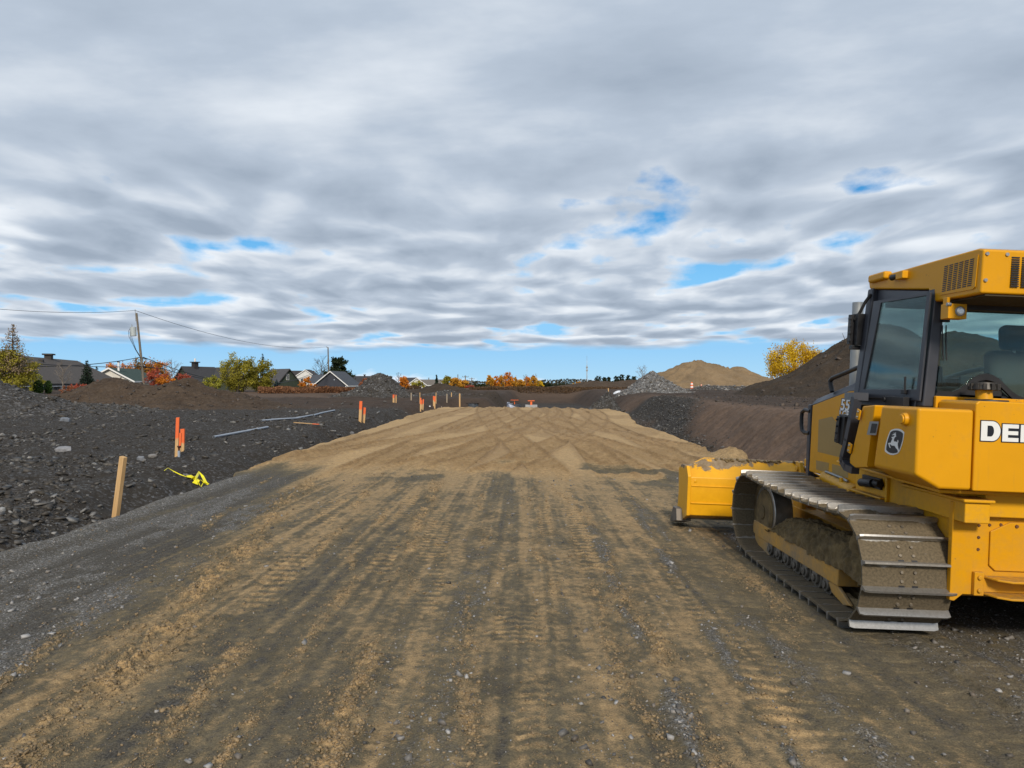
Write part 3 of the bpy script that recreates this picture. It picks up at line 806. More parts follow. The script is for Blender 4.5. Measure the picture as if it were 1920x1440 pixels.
for x in (-.29, -.22, .22, .29):
    B = Bd(); B.cyl((x, 4.701, .84), (x, 4.692, .84), .013, .011, 6); B.obj('bolt', m_bolt, hull)
B = Bd()   # rear step
for sgn in (-1, 1):
    B.bb(sgn * .565, sgn * .50, 4.684, 4.7145, .375, .53)
B.prism([(-.505, 4.70), (-.47, 4.60), (-.40, 4.555), (.40, 4.555), (.47, 4.60), (.505, 4.70)], 'z', .493, .508)
B.prism([(-.505, 4.70), (-.47, 4.60), (-.40, 4.555), (.40, 4.555), (.47, 4.60), (.505, 4.70)], 'z', .383, .398)
B.bb(-.50, .50, 4.69, 4.70, .399, .492)
for sgn in (-1, 1):
    for z in (.41, .495): B.cyl((sgn * .533, 4.684, z), (sgn * .533, 4.670, z), .016, .014, 10)
B.obj('rear_step', m_yel, hull, .005)
B = Bd()   # stout bracket and ledge under the tank
for sgn in (-1, 1):
    a_, b_ = (-.70, -.535) if sgn < 0 else (.535, .70)
    B.bb(a_, b_, 4.60, 5.3, .865, 1.0); B.bb(a_ - .02, b_ + .02, 4.58, 5.35, 1.0, 1.022)
B.bb(-.53, .53, 4.66, 4.9, .90, 1.06)
B.prism([(4.62, 1.05), (6.1, 1.085), (6.1, 1.105), (4.62, 1.075)], 'x', -.86, .86)
B.obj('tank_support', m_yel_dirty, hull, .008)
for sgn in (-1, 1):   # side fender wall with flange
    B = Bd()
    B.bb(sgn * .632, sgn * .646, 4.78, 5.62, .62, 1.05); B.bb(sgn * .632, sgn * .67, 5.62, 5.65, .62, 1.05)
    B.prism([(5.66, .80), (6.20, .80), (6.20, 1.06), (5.66, 1.06)], 'x', sgn * .60, sgn * .634)
    B.bb(sgn * .60, sgn * .70, 5.66, 6.2, .845, .86); B.bb(sgn * .38, sgn * .60, 5.70, 6.18, .50, .90)
    B.obj('side_wall', m_yel_dirty, hull, .006)
B = Bd(); B.bb(-.655, -.62, 5.75, 6.05, .91, 1.0); B.cyl((-.66, 5.85, .95), (-.66, 6.05, .93), .035); B.cyl((-.67, 5.72, .96), (-.67, 5.8, .96), .03)
B.obj('hydraulic_valve', m_black, hull, .004)

# --- fuel tank / rear body
B = Bd()
prof = [(-1.085, 1.17), (-.93, 1.09), (-.725, 1.088), (-.725, 1.604), (-1.085, 1.604)]
fr_y = [4.505, 4.505, 4.505, 4.505, 4.505]; bk = [5.04, 5.05, 5.05, 4.955, 4.955]
B.prism([(-p[0], p[1]) for p in prof], 'y', fr_y, bk); B.obj('rear_body', m_yel, doz, .022, segs=3)
B = Bd(); B.prism(prof, 'y', fr_y, bk)
tank = B.obj('rear_body', m_yel, doz, .022, segs=3)
B = Bd()
B.prism([(-.720, 1.087), (.720, 1.087), (.720, 1.645), (.700, 1.662), (-.700, 1.662), (-.720, 1.645)], 'y', 4.502, 4.9)
B.obj('tank_cover', m_yel, tank, .010, segs=3)
B = Bd(); B.bb(-.735, .735, 4.905, 4.938, 1.60, 1.685); B.obj('cab_base', m_yel, tank, .008)
for sgn in (-1, 1):
    B = Bd()
    poly = [(5.050, 1.604), (5.270, 1.590), (5.400, 1.150), (5.360, 1.118), (5.145, 1.150), (5.140, 1.160)]
    B.prism(poly, 'x', [sgn * v for v in (1.083, 1.060, 1.083, 1.05, 1.05, 1.083)], [sgn * .78] * 6)
    dr = B.obj('compartment_door', m_yel, doz, .016, segs=3)
    B = Bd()
    q = [Lx(px, py, -1.0875) for px, py in ((1626, 815), (1632, 790), (1648.5, 790.5), (1643, 816))]
    q2 = [Lx(px, py, -1.0895) for px, py in ((1632, 812), (1635.5, 794), (1645.5, 794.5), (1642, 812))]
    for k_ in (q, q2):
        for v in k_: v.x *= -sgn
    B.slab(q, .004 if sgn > 0 else -.004, 0); B.slab(q2, .004 if sgn > 0 else -.004, 1)
    B.obj('latch', [m_grey, m_black], dr, 0)
    for (px, py) in ((1612, 777), (1595.5, 840)):
        B = Bd(); p = Lx(px, py, -1.075)
        B.box((sgn * 1.084, p.y, p.z), (.012, .05, .075), (0.28, 0, 0)); 
        for dz_ in (-.02, .02): B.cyl((sgn * 1.088, p.y - dz_ * .28, p.z + dz_), (sgn * 1.098, p.y - dz_ * .28, p.z + dz_), .009, None, 8, 1)
        B.obj('hinge', [m_yel, m_grey], dr, .003)
B = Bd()   # dark core seen through the gap between door and body
B.bb(-.98, .98, 4.93, 5.30, 1.16, 1.58); B.obj('tank_core', m_black, tank)
B = Bd()
for sgn in (-1, 1):
    B = Bd(); B.cyl((sgn * 1.083, 4.64, 1.522), (sgn * 1.112, 4.64, 1.522), .044, .040, 20); B.cyl((sgn * 1.112, 4.64, 1.522), (sgn * 1.122, 4.64, 1.522), .032, .030, 20)
    B.obj('round_knob', m_yel, tank, .003)

# emblem: traced in the plane of the side panel
def em(u, v, lx): return Lx(1655 + u / 24, 798 + v / 24, lx)


OUT = [(100, 1130), (110, 1000), (150, 780), (215, 560), (300, 340), (340, 240), (420, 180), (560, 140), (700, 140), (800, 160), (900, 220), (965, 285), (978, 330), (965, 420), (930, 640), (880, 850), (800, 1080), (750, 1190), (700, 1250), (600, 1295), (470, 1325), (340, 1310), (220, 1250), (130, 1185)]
INN = [(160, 1080), (180, 900), (230, 660), (310, 420), (365, 285), (480, 225), (600, 212), (700, 222), (800, 262), (880, 320), (915, 370), (905, 480), (870, 690), (810, 900), (740, 1100), (700, 1180), (600, 1230), (480, 1248), (350, 1232), (240, 1175)]
DEER = [(405, 520), (430, 505), (475, 505), (520, 480), (545, 470), (540, 440), (500, 425), (440, 432), (425, 425), (440, 412), (500, 395), (470, 385), (455, 370), (520, 385), (535, 400), (530, 360), (500, 325), (515, 318), (550, 355), (560, 405), (572, 330), (590, 300), (603, 300), (592, 350), (600, 400), (585, 450), (620, 460), (605, 490), (560, 520), (535, 555), (515, 610), (503, 665), (520, 715), (580, 715), (640, 735), (668, 760), (672, 700), (685, 635), (705, 690), (705, 745), (682, 790), (680, 880), (690, 980), (715, 1060), (728, 1110), (722, 1150), (725, 1178), (695, 1185), (675, 1100), (655, 1065), (600, 1010), (560, 940), (535, 905), (440, 905), (390, 880), (345, 835), (318, 820), (325, 880), (345, 950), (360, 1000), (330, 1000), (300, 940), (275, 860), (252, 800), (265, 785), (320, 770), (375, 765), (395, 700), (430, 620), (445, 580), (415, 560)]
for sgn in (-1,):
    B = Bd()
    B.slab([em(u, v, -1.0862) for u, v in OUT], -.0012); B.obj('emblem', m_white, tank, 0, 0)
    o_ = S.objects[-1] if False else None
    B = Bd(); B.slab([em(u, v, -1.0885) for u, v in INN], -.0012); B.slab([em(u, v, -1.0895) for u, v in DEER], -.0012, 1)
    B.obj('emblem_deer', [m_dkdecal, m_white], tank, 0, 0)

# lettering on the rear
def letters(word, x0, z0, hs, pitch, y):
    """heavy block letters as polygons; returns builder with outline (0) and white (1)"""
    B = Bd(); x = x0
    for ch in word:
        h = hs.get(ch, hs['*']); w = .103 * (1.2 if ch == 'D' else 1.05 if ch == 'R' else 1)
        t = .036 if ch != 'D' else .040; bt = h * .225
        o = .006
        if ch == 'E':
            P_ = [(0, 0), (w, 0), (w, bt), (t, bt), (t, h * .39), (w * .97, h * .39), (w * .97, h * .61), (t, h * .61), (t, h - bt), (w, h - bt), (w, h), (0, h)]
            outl = [(-o, -o), (w + o, -o), (w + o, h + o), (-o, h + o)]; hole = None
        else:
            arc = [(w * .58 + w * .42 * math.sin(a), h / 2 - h / 2 * math.cos(a)) for a in np.linspace(0, math.pi, 15)]
            if ch == 'D':
                P_ = [(0, 0)] + arc + [(0, h)]
                hole = [(t, bt)] + [(w * .50 + (w * .62 - t) * .55 * math.sin(a), h / 2 - (h / 2 - bt) * math.cos(a)) for a in np.linspace(0, math.pi, 11)] + [(t, h - bt)]
                outl = [(-o, -o)] + [(w * .58 + (w * .42 + o) * math.sin(a), h / 2 - (h / 2 + o) * math.cos(a)) for a in np.linspace(0, math.pi, 15)] + [(-o, h + o)]
            else:
                up_ = [(w * .60 + w * .38 * math.sin(a), h * .70 - h * .30 * math.cos(a)) for a in np.linspace(0, math.pi, 11)]
                P_ = [(0, 0), (t, 0), (t, h * .36), (w * .42, h * .36), (w * .66, 0), (w * 1.04, 0), (w * .72, h * .41)] + up_[2:] + [(0, h)]
                hole = [(t, h * .55), (w * .62, h * .55), (w * .68, h * .64), (w * .62, h * .79), (t, h * .79)]
                outl = [(-o, -o), (w * 1.04 + o, -o), (w * 1.0, h * .5), (w + o, h * .8), (w * .7, h + o), (-o, h + o)]
        B.prism([(x + p, z0 + q) for p, q in outl], 'y', y, y - .0008, 0)
        B.prism([(x + p, z0 + q) for p, q in P_], 'y', y - .0010, y - .0020, 1)
        if hole: B.prism([(x + p, z0 + q) for p, q in hole], 'y', y - .0022, y - .0026, 0)
        x += w + .0125
    return B


letters('DEERE', -.685, 1.410, {'D': .125, '*': .110}, 0, 4.500).obj('lettering', [m_dkdecal, m_white], tank, 0, 0)

# --- cab frame
def post(B, a, b_, w, d, mat=0):
    """leaning square post from a to b"""
    a, b_ = Vector(a), Vector(b_)
    vs = [p + Vector((sx * w / 2, sy * d / 2, 0)) for p in (a, b_) for sx, sy in ((-1, -1), (1, -1), (1, 1), (-1, 1))]
    B.add(vs, [(3, 2, 1, 0), (4, 5, 6, 7)] + [(i, (i + 1) % 4, 4 + (i + 1) % 4, 4 + i) for i in range(4)], mat)


cab = None
B = Bd()
for sg in (-1, 1):
    post(B, (sg * .765, 4.985, 1.605), (sg * .708, 4.985, 2.44), .080, .09)          # rear corner
    post(B, (sg * .800, 5.935, 1.18), (sg * .715, 5.83, 2.55), .085, .09)            # front corner
    # header over the door and sill under it
    B.add([Vector(q) for q in ((sg * .752, 5.03, 2.335), (sg * .722, 5.79, 2.44), (sg * .716, 5.79, 2.545), (sg * .745, 5.03, 2.43),
                                (sg * .692, 5.03, 2.335), (sg * .662, 5.79, 2.44), (sg * .656, 5.79, 2.545), (sg * .685, 5.03, 2.43))],
          [(0, 1, 2, 3), (7, 6, 5, 4), (0, 4, 5, 1), (1, 5, 6, 2), (2, 6, 7, 3), (3, 7, 4, 0)])
    B.add([Vector(q) for q in ((sg * .812, 5.03, 1.59), (sg * .83, 5.90, 1.59), (sg * .80, 5.89, 1.73), (sg * .795, 5.03, 1.73),
                                (sg * .74, 5.03, 1.59), (sg * .74, 5.90, 1.59), (sg * .72, 5.89, 1.73), (sg * .72, 5.03, 1.73))],
          [(0, 1, 2, 3), (7, 6, 5, 4), (0, 4, 5, 1), (1, 5, 6, 2), (2, 6, 7, 3), (3, 7, 4, 0)])
B.bb(-.72, .72, 4.945, 5.03, 2.285, 2.40)                    # rear header
B.bb(-.66, .66, 5.80, 5.87, 2.45, 2.55)
B.bb(-.76, .76, 5.89, 5.95, 1.18, 1.74)
B.bb(-.76, .76, 5.0, 5.9, 1.17, 1.22)
cab = B.obj('cab_frame', m_char, doz, .012)
B = Bd(); B.bb(-.62, .62, 5.0, 5.85, 2.40, 2.44); B.obj('headliner', simple('cab_lining', (.05, .05, .05), .9), cab)
for sg in (-1, 1):   # front door post that runs down beside the side compartment
    B = Bd()
    pth = [Lx(px, py, -1.035) for px, py in ((1606, 748), (1600, 785), (1592, 825), (1584, 856), (1583, 865), (1590, 876), (1603, 882))]
    for v in pth: v.x *= -sg
    for i_ in range(len(pth) - 1):
        d_ = (pth[i_ + 1] - pth[i_]).normalized(); n_ = Vector((0, -d_.z, d_.y)) * .026; w_ = Vector((sg * .03, 0, 0))
        q_ = [pth[i_] - d_ * .008, pth[i_ + 1] + d_ * .008]
        B.add([q_[0] - n_ - w_, q_[0] + n_ - w_, q_[0] + n_ + w_, q_[0] - n_ + w_, q_[1] - n_ - w_, q_[1] + n_ - w_, q_[1] + n_ + w_, q_[1] - n_ + w_], [(3, 2, 1, 0), (4, 5, 6, 7), (0, 1, 5, 4), (1, 2, 6, 5), (2, 3, 7, 6), (3, 0, 4, 7)])
    B.box((sg * .92, pth[0].y + .25, 1.66), (.10, .60, .06), (0, 0, sg * .33)); B.obj('door_post', m_char, cab, 0)
    B = Bd()
    p = Lx(1585, 806, -.93)
    B.box((sg * .945, p.y, p.z), (.05, .10, .24), (.18, 0, 0)); B.box((sg * .975, p.y + .03, p.z), (.025, .05, .22), (.18, 0, 0))
    for k in range(4): B.cyl((sg * .985, p.y + .03 + (k - 1.5) * -.009, p.z + (k - 1.5) * .055), (sg * .996, p.y + .03, p.z + (k - 1.5) * .055), .010, None, 8)
    B.obj('lower_hinge', m_black, cab, .004)
    B = Bd()
    p = Lx(1618, 598, -.80)
    B.box((sg * .80, 5.93, 2.22), (.06, .11, .26), (.06, 0, 0)); B.box((sg * .845, 5.96, 2.22), (.03, .05, .25), (.06, 0, 0))
    for k in range(4): B.box((sg * .86, 5.945, 2.13 + k * .06), (.012, .05, .02))
    B.box((sg * .81, 5.94, 2.07), (.08, .06, .035))
    B.obj('upper_hinge', m_black, cab, .004)
    B = Bd()
    B.tube([Vector((sg * q[0], q[1], q[2])) for q in ((.765, 5.80, 2.50), (.79, 5.84, 2.44), (.81, 5.88, 2.36), (.83, 5.92, 2.30))], .013, 8)
    B.obj('hose', m_rubber, cab, 0)
    # door: black frame, glass, handle
    B = Bd()
    fr_ = [(1641, 565, .1), (1748, 548, .1), (1727, 752, .1), (1612, 745, .1)]
    inn = [(1655, 568), (1741, 554), (1722, 730), (1622, 730)]
    o3 = [Lx(p[0], p[1], -.775 - .035 * (p[1] > 650)) for p in fr_]; i3 = [Lx(p[0], p[1], -.775 - .035 * (p[1] > 650)) for p in inn]
    for v in o3 + i3: v.x *= -sg
    n_ = Vector((sg * .014, 0, 0))
    vs = o3 + i3 + [v + n_ for v in o3] + [v + n_ for v in i3]
    fs = []
    for i in range(4):
        j = (i + 1) % 4
        fs += [(i, j, 4 + j, 4 + i), (8 + i, 12 + i, 12 + j, 8 + j), (i, 8 + i, 8 + j, j), (4 + i, 4 + j, 12 + j, 12 + i)]
    B.add(vs, fs)
    # lower black panel with seams and the catch
    door = B.obj('door', m_char, cab, .003)
    B = Bd(); B.slab([v + n_ * .4 for v in i3], .004); B.obj('pane', m_glass, door, 0, 0)
    B = Bd()
    p = Lx(1677, 752, -.83); 
    B.box((sg * .845, p.y, p.z), (.05, .12, .07)); B.box((sg * .855, p.y - .13, p.z - .01), (.045, .15, .085), (0, 0, 0)); B.cyl((sg * .85, p.y + .07, p.z + .01), (sg * .88, p.y + .07, p.z + .01), .022, None, 12)
    B.box((sg * .84, p.y - .15, p.z + .12), (.012, .014, .12)); B.box((sg * .835, p.y - .13, p.z + .07), (.02, .05, .03))
    B.obj('door_catch', m_black, door, .004)
B = Bd()   # front screen
B.slab([(-.68, 5.86, 2.46), (.68, 5.86, 2.46), (.76, 5.925, 1.72), (-.76, 5.925, 1.72)], .004)
B.obj('windscreen', m_glass, cab, 0, 0)
# rear window with the arch over the filler
def rw(px, py, y=4.955): return L(px, py, y)


arch = [(1757, 733), (1785, 734), (1800, 728), (1812, 719), (1824, 708), (1836, 702), (1848, 700), (1860, 703), (1872, 710), (1884, 722), (1896, 734), (1908, 742), (1921, 746)]
al = [rw(*p) for p in arch]
ax_ = [q.x for q in al]; half = -al[6].x if False else None
left = [(q.x, q.z) for q in al]
rgt = left[-1][0]
botm = left + [(.69, 1.645)]
top_ = [(.64, 2.285), (-.655, 2.285)]
B = Bd(); B.prism(botm + top_, 'y', 4.958, 4.962); B.obj('rear_window', m_glass, cab, 0, 0)
B = Bd()   # dark gasket below the glass, following the arch
low = [(p[0], min(p[1] - .055, 1.655) if i in (0, 1) else p[1] - .045) for i, p in enumerate(left)] + [(.72, 1.59)]
low[0] = (-.735, 1.66)
for i in range(len(botm) - 1):
    a_, b_ = botm[i], botm[i + 1]; c_, d_ = low[i + 1], low[i]
    B.prism([a_, b_, c_, d_], 'y', 4.945, 4.966)
B.obj('window_gasket', m_black, cab, .0)
B = Bd()   # recess behind the filler
B.bb(-.60, .72, 4.968, 4.99, 1.60, 1.70); B.bb(-.53, -.24, 4.968, 4.99, 1.66, 1.83)
B.obj('rear_lower_panel', m_black, cab, 0)
B = Bd()
fc = L(1846, 740, 4.76)
B.cyl((fc.x, 4.74, 1.655), (fc.x, 4.74, 1.672), .130, .124, 28, 0)
B.cyl((fc.x, 4.76, 1.667), (fc.x, 4.77, 1.735), .050, None, 18, 1)
B.cyl((fc.x, 4.77, 1.735), (fc.x, 4.772, 1.785), .088, .074, 24, 2)
for k in range(12):
    a = k * math.pi / 6
    B.box((fc.x + .080 * math.cos(a), 4.77 + .084 * math.sin(a), 1.757), (.024, .022, .044), (0, 0, a), 2)
B.obj('fuel_cap', [m_black, m_yel, simple('dark_cast', (.055, .05, .045), .5, .5, .3, 20)], tank, .003)
B = Bd()
for k, px in enumerate((1768, 1774)):
    a_ = L(px - 1 + k, 610, 4.93); b_ = L(px + k * 0 + 1, 676, 4.93); B.tube([a_, (a_ + b_) / 2 + Vector((-.004, 0, 0)), b_], .0045, 6)
a_ = L(1772, 600, 4.93); B.box(a_, (.05, .03, .03))
B.obj('wiper', m_black, cab, 0)

# --- roof
B = Bd()
rp2 = [(4.447, 2.612), (4.460, 2.338), (4.945, 2.340), (5.03, 2.436), (5.865, 2.552), (5.885, 2.605), (5.865, 2.640), (5.56, 2.634), (4.95, 2.632), (4.50, 2.628)]
B.prism(rp2, 'x', -.748, .748)
roof = B.obj('roof', m_yel, doz, .014, segs=3)
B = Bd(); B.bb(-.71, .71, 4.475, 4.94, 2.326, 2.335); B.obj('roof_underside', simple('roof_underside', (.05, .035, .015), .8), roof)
for sg in (-1, 1):
    B = Bd()
    B.prism([(4.490, 2.585), (4.835, 2.592), (4.860, 2.575), (4.880, 2.378), (4.530, 2.372), (4.508, 2.385)], 'x', sg * .749, sg * .754, 0)
    for i in range(6):
        for j in range(14):
            t = (j + .5) / 14; y0 = 4.545 + i * .054 + .020 * t; z0 = 2.572 - t * .178
            B.bb(sg * .7535, sg * .7552, y0 - .020, y0 + .020, z0 - .0038, z0 + .0038, 1)
    B.obj('side_vent', [m_yel, m_black], roof, 0)
    B = Bd()
    B.box((sg * .75, 5.70, 2.625), (.07, .26, .065)); B.obj('visor_box', m_yel, roof, .018)
    B = Bd(); B.box((sg * .768, 5.34, 2.585), (.05, .10, .06)); B.cyl((sg * .775, 5.39, 2.585), (sg * .775, 5.475, 2.585), .016, .024, 14, 1); B.obj('camera_lamp', [m_yel, m_black], roof, .008)
    B = Bd()
    B.box((sg * .727, 4.76, 2.252), (.125, .085, .10), (0, 0, 0), 0); B.box((sg * .772, 4.77, 2.31), (.02, .05, .075), None, 0); B.cyl((sg * .772, 4.72, 2.295), (sg * .80, 4.72, 2.295), .014, None, 8, 2)
    B.cyl((sg * .712, 4.718, 2.252), (sg * .712, 4.710, 2.252), .034, .032, 20, 2); B.cyl((sg * .712, 4.7105, 2.252), (sg * .712, 4.703, 2.252), .027, .020, 20, 1)
    B.obj('work_lamp', [m_yel, m_lens, m_grey], roof, .005)
B = Bd()
for i in range(9):
    for j in range(14):
        x = -.545 + i * .066; z0 = 2.568 - j * .0138
        B.bb(x - .025, x + .025, 4.445, 4.452 + .0, z0 - .004, z0 + .004)
B.obj('rear_vent', m_black, roof, 0)
for x, y_, z_ in ((-.725, 4.452, 2.585), (-.60, 4.452, 2.585), (.60, 4.452, 2.585), (.725, 4.452, 2.585), (-.725, 4.459, 2.42), (.725, 4.459, 2.42)):
    B = Bd(); B.cyl((x, y_, z_), (x, y_ - .012, z_), .013, .011, 10); B.obj('roof_bolt', m_steel, roof)

# --- hood
B = Bd()
hp_ = [(7.42, .862), (7.40, 1.555), (6.60, 1.715), (5.98, 1.745), (5.98, .862)]
B.prism(hp_, 'x', -.53, .53)
hood = B.obj('hood', m_yel, doz, .012)
B = Bd()
B.add([Vector(q) for q in ((-.535, 7.44, 1.545), (.535, 7.44, 1.545), (.535, 6.60, 1.705), (-.535, 6.60, 1.705), (.535, 5.97, 1.738), (-.535, 5.97, 1.738),
                            (-.47, 7.42, 1.625), (.47, 7.42, 1.625), (.47, 6.60, 1.795), (-.47, 6.60, 1.795), (.47, 5.97, 1.825), (-.47, 5.97, 1.825))],
      [(0, 1, 2, 3), (3, 2, 4, 5), (9, 8, 7, 6), (11, 10, 8, 9), (0, 6, 7, 1), (1, 7, 8, 2), (2, 8, 10, 4), (4, 10, 11, 5), (5, 11, 9, 3), (3, 9, 6, 0)])
B.obj('hood_top', m_char, hood, .012)
B = Bd()
for sg in (-1, 1): B.bb(sg * .535, sg * .48, 7.425, 7.50, .72, 1.56)
B.bb(-.48, .48, 7.43, 7.47, .80, 1.55); B.obj('radiator_guard', m_char, hood, .012)
for sg in (-1, 1):
    def hs2(px, py):
        v = Lx(px, py, -.5315); v.x *= -sg; return v
    B = Bd(); B.slab([hs2(*p) for p in ((1535, 787), (1560, 781), (1577, 803), (1577, 858), (1533, 847))], -.004 if sg > 0 else .004); B.obj('side_screen', m_mesh, hood, 0, 0)
    B = Bd(); B.slab([hs2(*p) for p in ((1530, 863), (1554, 868), (1553, 887), (1530, 880))], -.004 if sg > 0 else .004)
    B.slab([hs2(*p) for p in ((1560, 870), (1590, 877), (1590, 896), (1560, 890))], -.004 if sg > 0 else .004); B.obj('lower_screen', m_mesh, hood, 0, 0)
    B = Bd()
    hd = [(.53, 7.44, 1.49), (.53, 7.58, 1.50), (.53, 7.65, 1.47), (.53, 7.66, 1.42), (.53, 7.655, 1.33), (.53, 7.63, 1.275), (.53, 7.56, 1.255), (.53, 7.44, 1.26)]
    B.tube([(sg * a, b_, c_) for a, b_, c_ in hd], .021, 10); B.obj('grab_handle', m_black, hood, 0)
    B = Bd()
    hd = [(.50, 7.02, 1.70), (.50, 7.06, 1.77), (.50, 7.07, 1.81), (.50, 7.02, 1.835), (.50, 6.5, 1.93), (.50, 6.3, 1.95), (.50, 6.24, 1.93), (.50, 6.22, 1.80)]
    B.tube([(sg * a, b_, c_) for a, b_, c_ in hd], .022, 10); B.obj('handrail', m_black, hood, 0)
# model plate lettering on the hood side, left
def text_mesh(body, size, shear, offs):
    cu = bpy.data.curves.new('lettering', 'FONT'); cu.body = body; cu.size = size; cu.shear = shear; cu.offset = offs; cu.extrude = .0006; cu.resolution_u = 3
    ob = bpy.data.objects.new('lettering', cu); C.objects.link(ob)
    dg = bpy.context.evaluated_depsgraph_get(); dg.update()
    me = bpy.data.meshes.new_from_object(ob.evaluated_get(dg)); bpy.data.objects.remove(ob)
    return me


def place_text(body, size, offs, px, py, mat, lx, shear=.15):
    me = text_mesh(body, size, shear, offs)
    p = Lx(px, py, lx); p.y -= OY
    sl = math.radians(-8)
    # text x axis runs towards the rear (-Y) as seen from the left, text y axis up
    R_ = Matrix(((0, 0, -1), (-1, 0, 0), (0, 1, 0))).to_4x4()
    me.transform(Matrix.Translation(p) @ R_ @ Matrix.Rotation(0, 4, 'Z') @ Matrix.Diagonal((1.25, 1, 1, 1)))
    me.materials.clear(); me.materials.append(mat)
    return link('model_lettering', me, hood)


place_text('550', .155, .010, 1574.5, 769, m_dkdecal, -.532); place_text('550', .15, .004, 1575, 768.5, m_white, -.5345)
place_text('LGP', .095, .007, 1573.2, 782, m_dkdecal, -.532, 0); place_text('LGP', .092, .003, 1573.6, 781.6, m_white, -.5345, 0)
# exhaust
B = Bd(); B.cyl((-.25, 7.08, 1.60), (-.25, 7.08, 2.60), .052, .052, 24, 0, False); B.cyl((-.25, 7.08, 1.60), (-.25, 7.08, 2.59), .047, .047, 24, 1, False); B.cyl((-.25, 7.08, 1.9), (-.25, 7.08, 1.901), .046, .046, 24, 1); B.cyl((-.25, 7.08, 1.58), (-.25, 7.08, 1.72), .075, .07, 24, 0)
B.obj('exhaust_pipe', [m_grey, m_black], hood, 0)

# --- lift cylinders and engine-bay bits
for sg in (-1, 1):
    B = Bd(); B.cyl((sg * .545, 6.40, .80), (sg * .50, 7.08, .845), .066, None, 24, 0); B.cyl((sg * .50, 7.07, .845), (sg * .47, 7.62, .87), .024, None, 16, 1)
    B.cyl((sg * .545, 6.36, .79), (sg * .545, 6.42, .80), .072, None, 24, 0); B.cyl((sg * .60, 6.36, .79), (sg * .47, 6.36, .79), .05, None, 18, 0)
    B.tube([(sg * .56, 6.5, .88), (sg * .55, 6.65, .895), (sg * .54, 6.9, .905), (sg * .54, 7.0, .91)], .014, 8, 2)
    B.bb(sg * .58, sg * .50, 6.58, 6.63, .73, .90, 0)
    B.obj('lift_cylinder', [m_yel_dirty, m_chrome, m_grey], doz, .004)
    B = Bd()   # bracket of the cylinder on the C-frame
    B.prism([(7.5, .70), (7.62, .93), (7.72, .93), (7.80, .60), (7.72, .40), (7.5, .40)], 'x', sg * .40, sg * .44)
    B.prism([(7.5, .70), (7.62, .93), (7.72, .93), (7.80, .60), (7.72, .40), (7.5, .40)], 'x', sg * .51, sg * .55)
    B.cyl((sg * .38, 7.66, .86), (sg * .57, 7.66, .86), .03)
    B.obj('cylinder_bracket', m_yel_dirty, doz, .006)
B = Bd()
for sg in (-1, 1): B.bb(sg * .36, sg * .56, 6.3, 8.25, .25, .45)
B.bb(-.56, .56, 7.82, 8.05, .24, .46); B.prism([(8.0, .46), (8.25, .46), (8.25, .92), (8.13, .92)], 'x', -.24, -.16); B.prism([(8.0, .46), (8.25, .46), (8.25, .92), (8.13, .92)], 'x', .16, .24)
B.obj('push_frame', m_yel_dirty, doz, .010)

# --- blade
B = Bd()
BW = 1.54
sec = [(8.30, .20), (8.285, .40), (8.285, .545), (8.295, .645), (8.48, .845), (8.56, .86), (8.50, .62), (8.50, .42), (8.58, .16), (8.45, .14)]
nS = len(sec)
vs = []
for x, cut in ((-BW, .11), (-BW + .22, 0), (BW - .22, 0), (BW, .11)):
    for (y, z) in sec: vs.append((x, y, z - (cut if z > .8 else 0)))
fs = [tuple(range(nS))[::-1], tuple(range(3 * nS, 4 * nS))]
for k in range(3): fs += [(k * nS + i, k * nS + (i + 1) % nS, (k + 1) * nS + (i + 1) % nS, (k + 1) * nS + i) for i in range(nS)]
B.add(vs, fs)
blade = B.obj('blade', m_blade, doz, .010)
B = Bd()
for sg in (-1, 1):
    B.prism([(8.27, .20), (8.27, .66), (8.36, .77), (8.60, .765), (8.74, .70), (8.70, .45), (8.74, .17), (8.5, .10)], 'x', sg * (BW - .005), sg * (BW + .035))
    B.cyl((sg * BW - sg * .06, 8.292, .60), (sg * BW - sg * .06, 8.280, .60), .020, .018, 12)
    B.obj('end_plate', m_blade, blade, .008); B = Bd()
B = Bd()
for z in (.345, .545):
    B = Bd(); B.bb(-BW + .012, BW - .012, 8.276, 8.288, z - .006, z + .006); B.obj('rear_rib', m_blade, blade, .003)
B = Bd()
B.prism([(8.48, .17), (8.62, .16), (8.72, .09), (8.70, .08)], 'x', -1.46, 1.46)
B.obj('cutting_edge', m_steel, blade, .004)
m_mst = simple('muddy_steel', (.16, .14, .12), .55, .5, .3, 9)
for sg in (-1, 1):
    B = Bd(); B.prism([(8.50, .24), (8.66, .24), (8.80, .05), (8.77, .03), (8.46, .10)], 'x', sg * 1.47, sg * 1.645); B.obj('end_bit', m_mst, blade, .006)
B = Bd()
for k in range(70):
    x = -1.2 + 1.05 * rnd.random(); B.box((x, 8.47 + .03 * rnd.random(), .83 + .01 * rnd.random()), (.03 + .05 * rnd.random(), .03, .010 + .012 * rnd.random()), (rnd.random(), rnd.random(), rnd.random()))
tag(B.obj('mud_crumbs', m_mudy, blade, .004), kind='stuff')

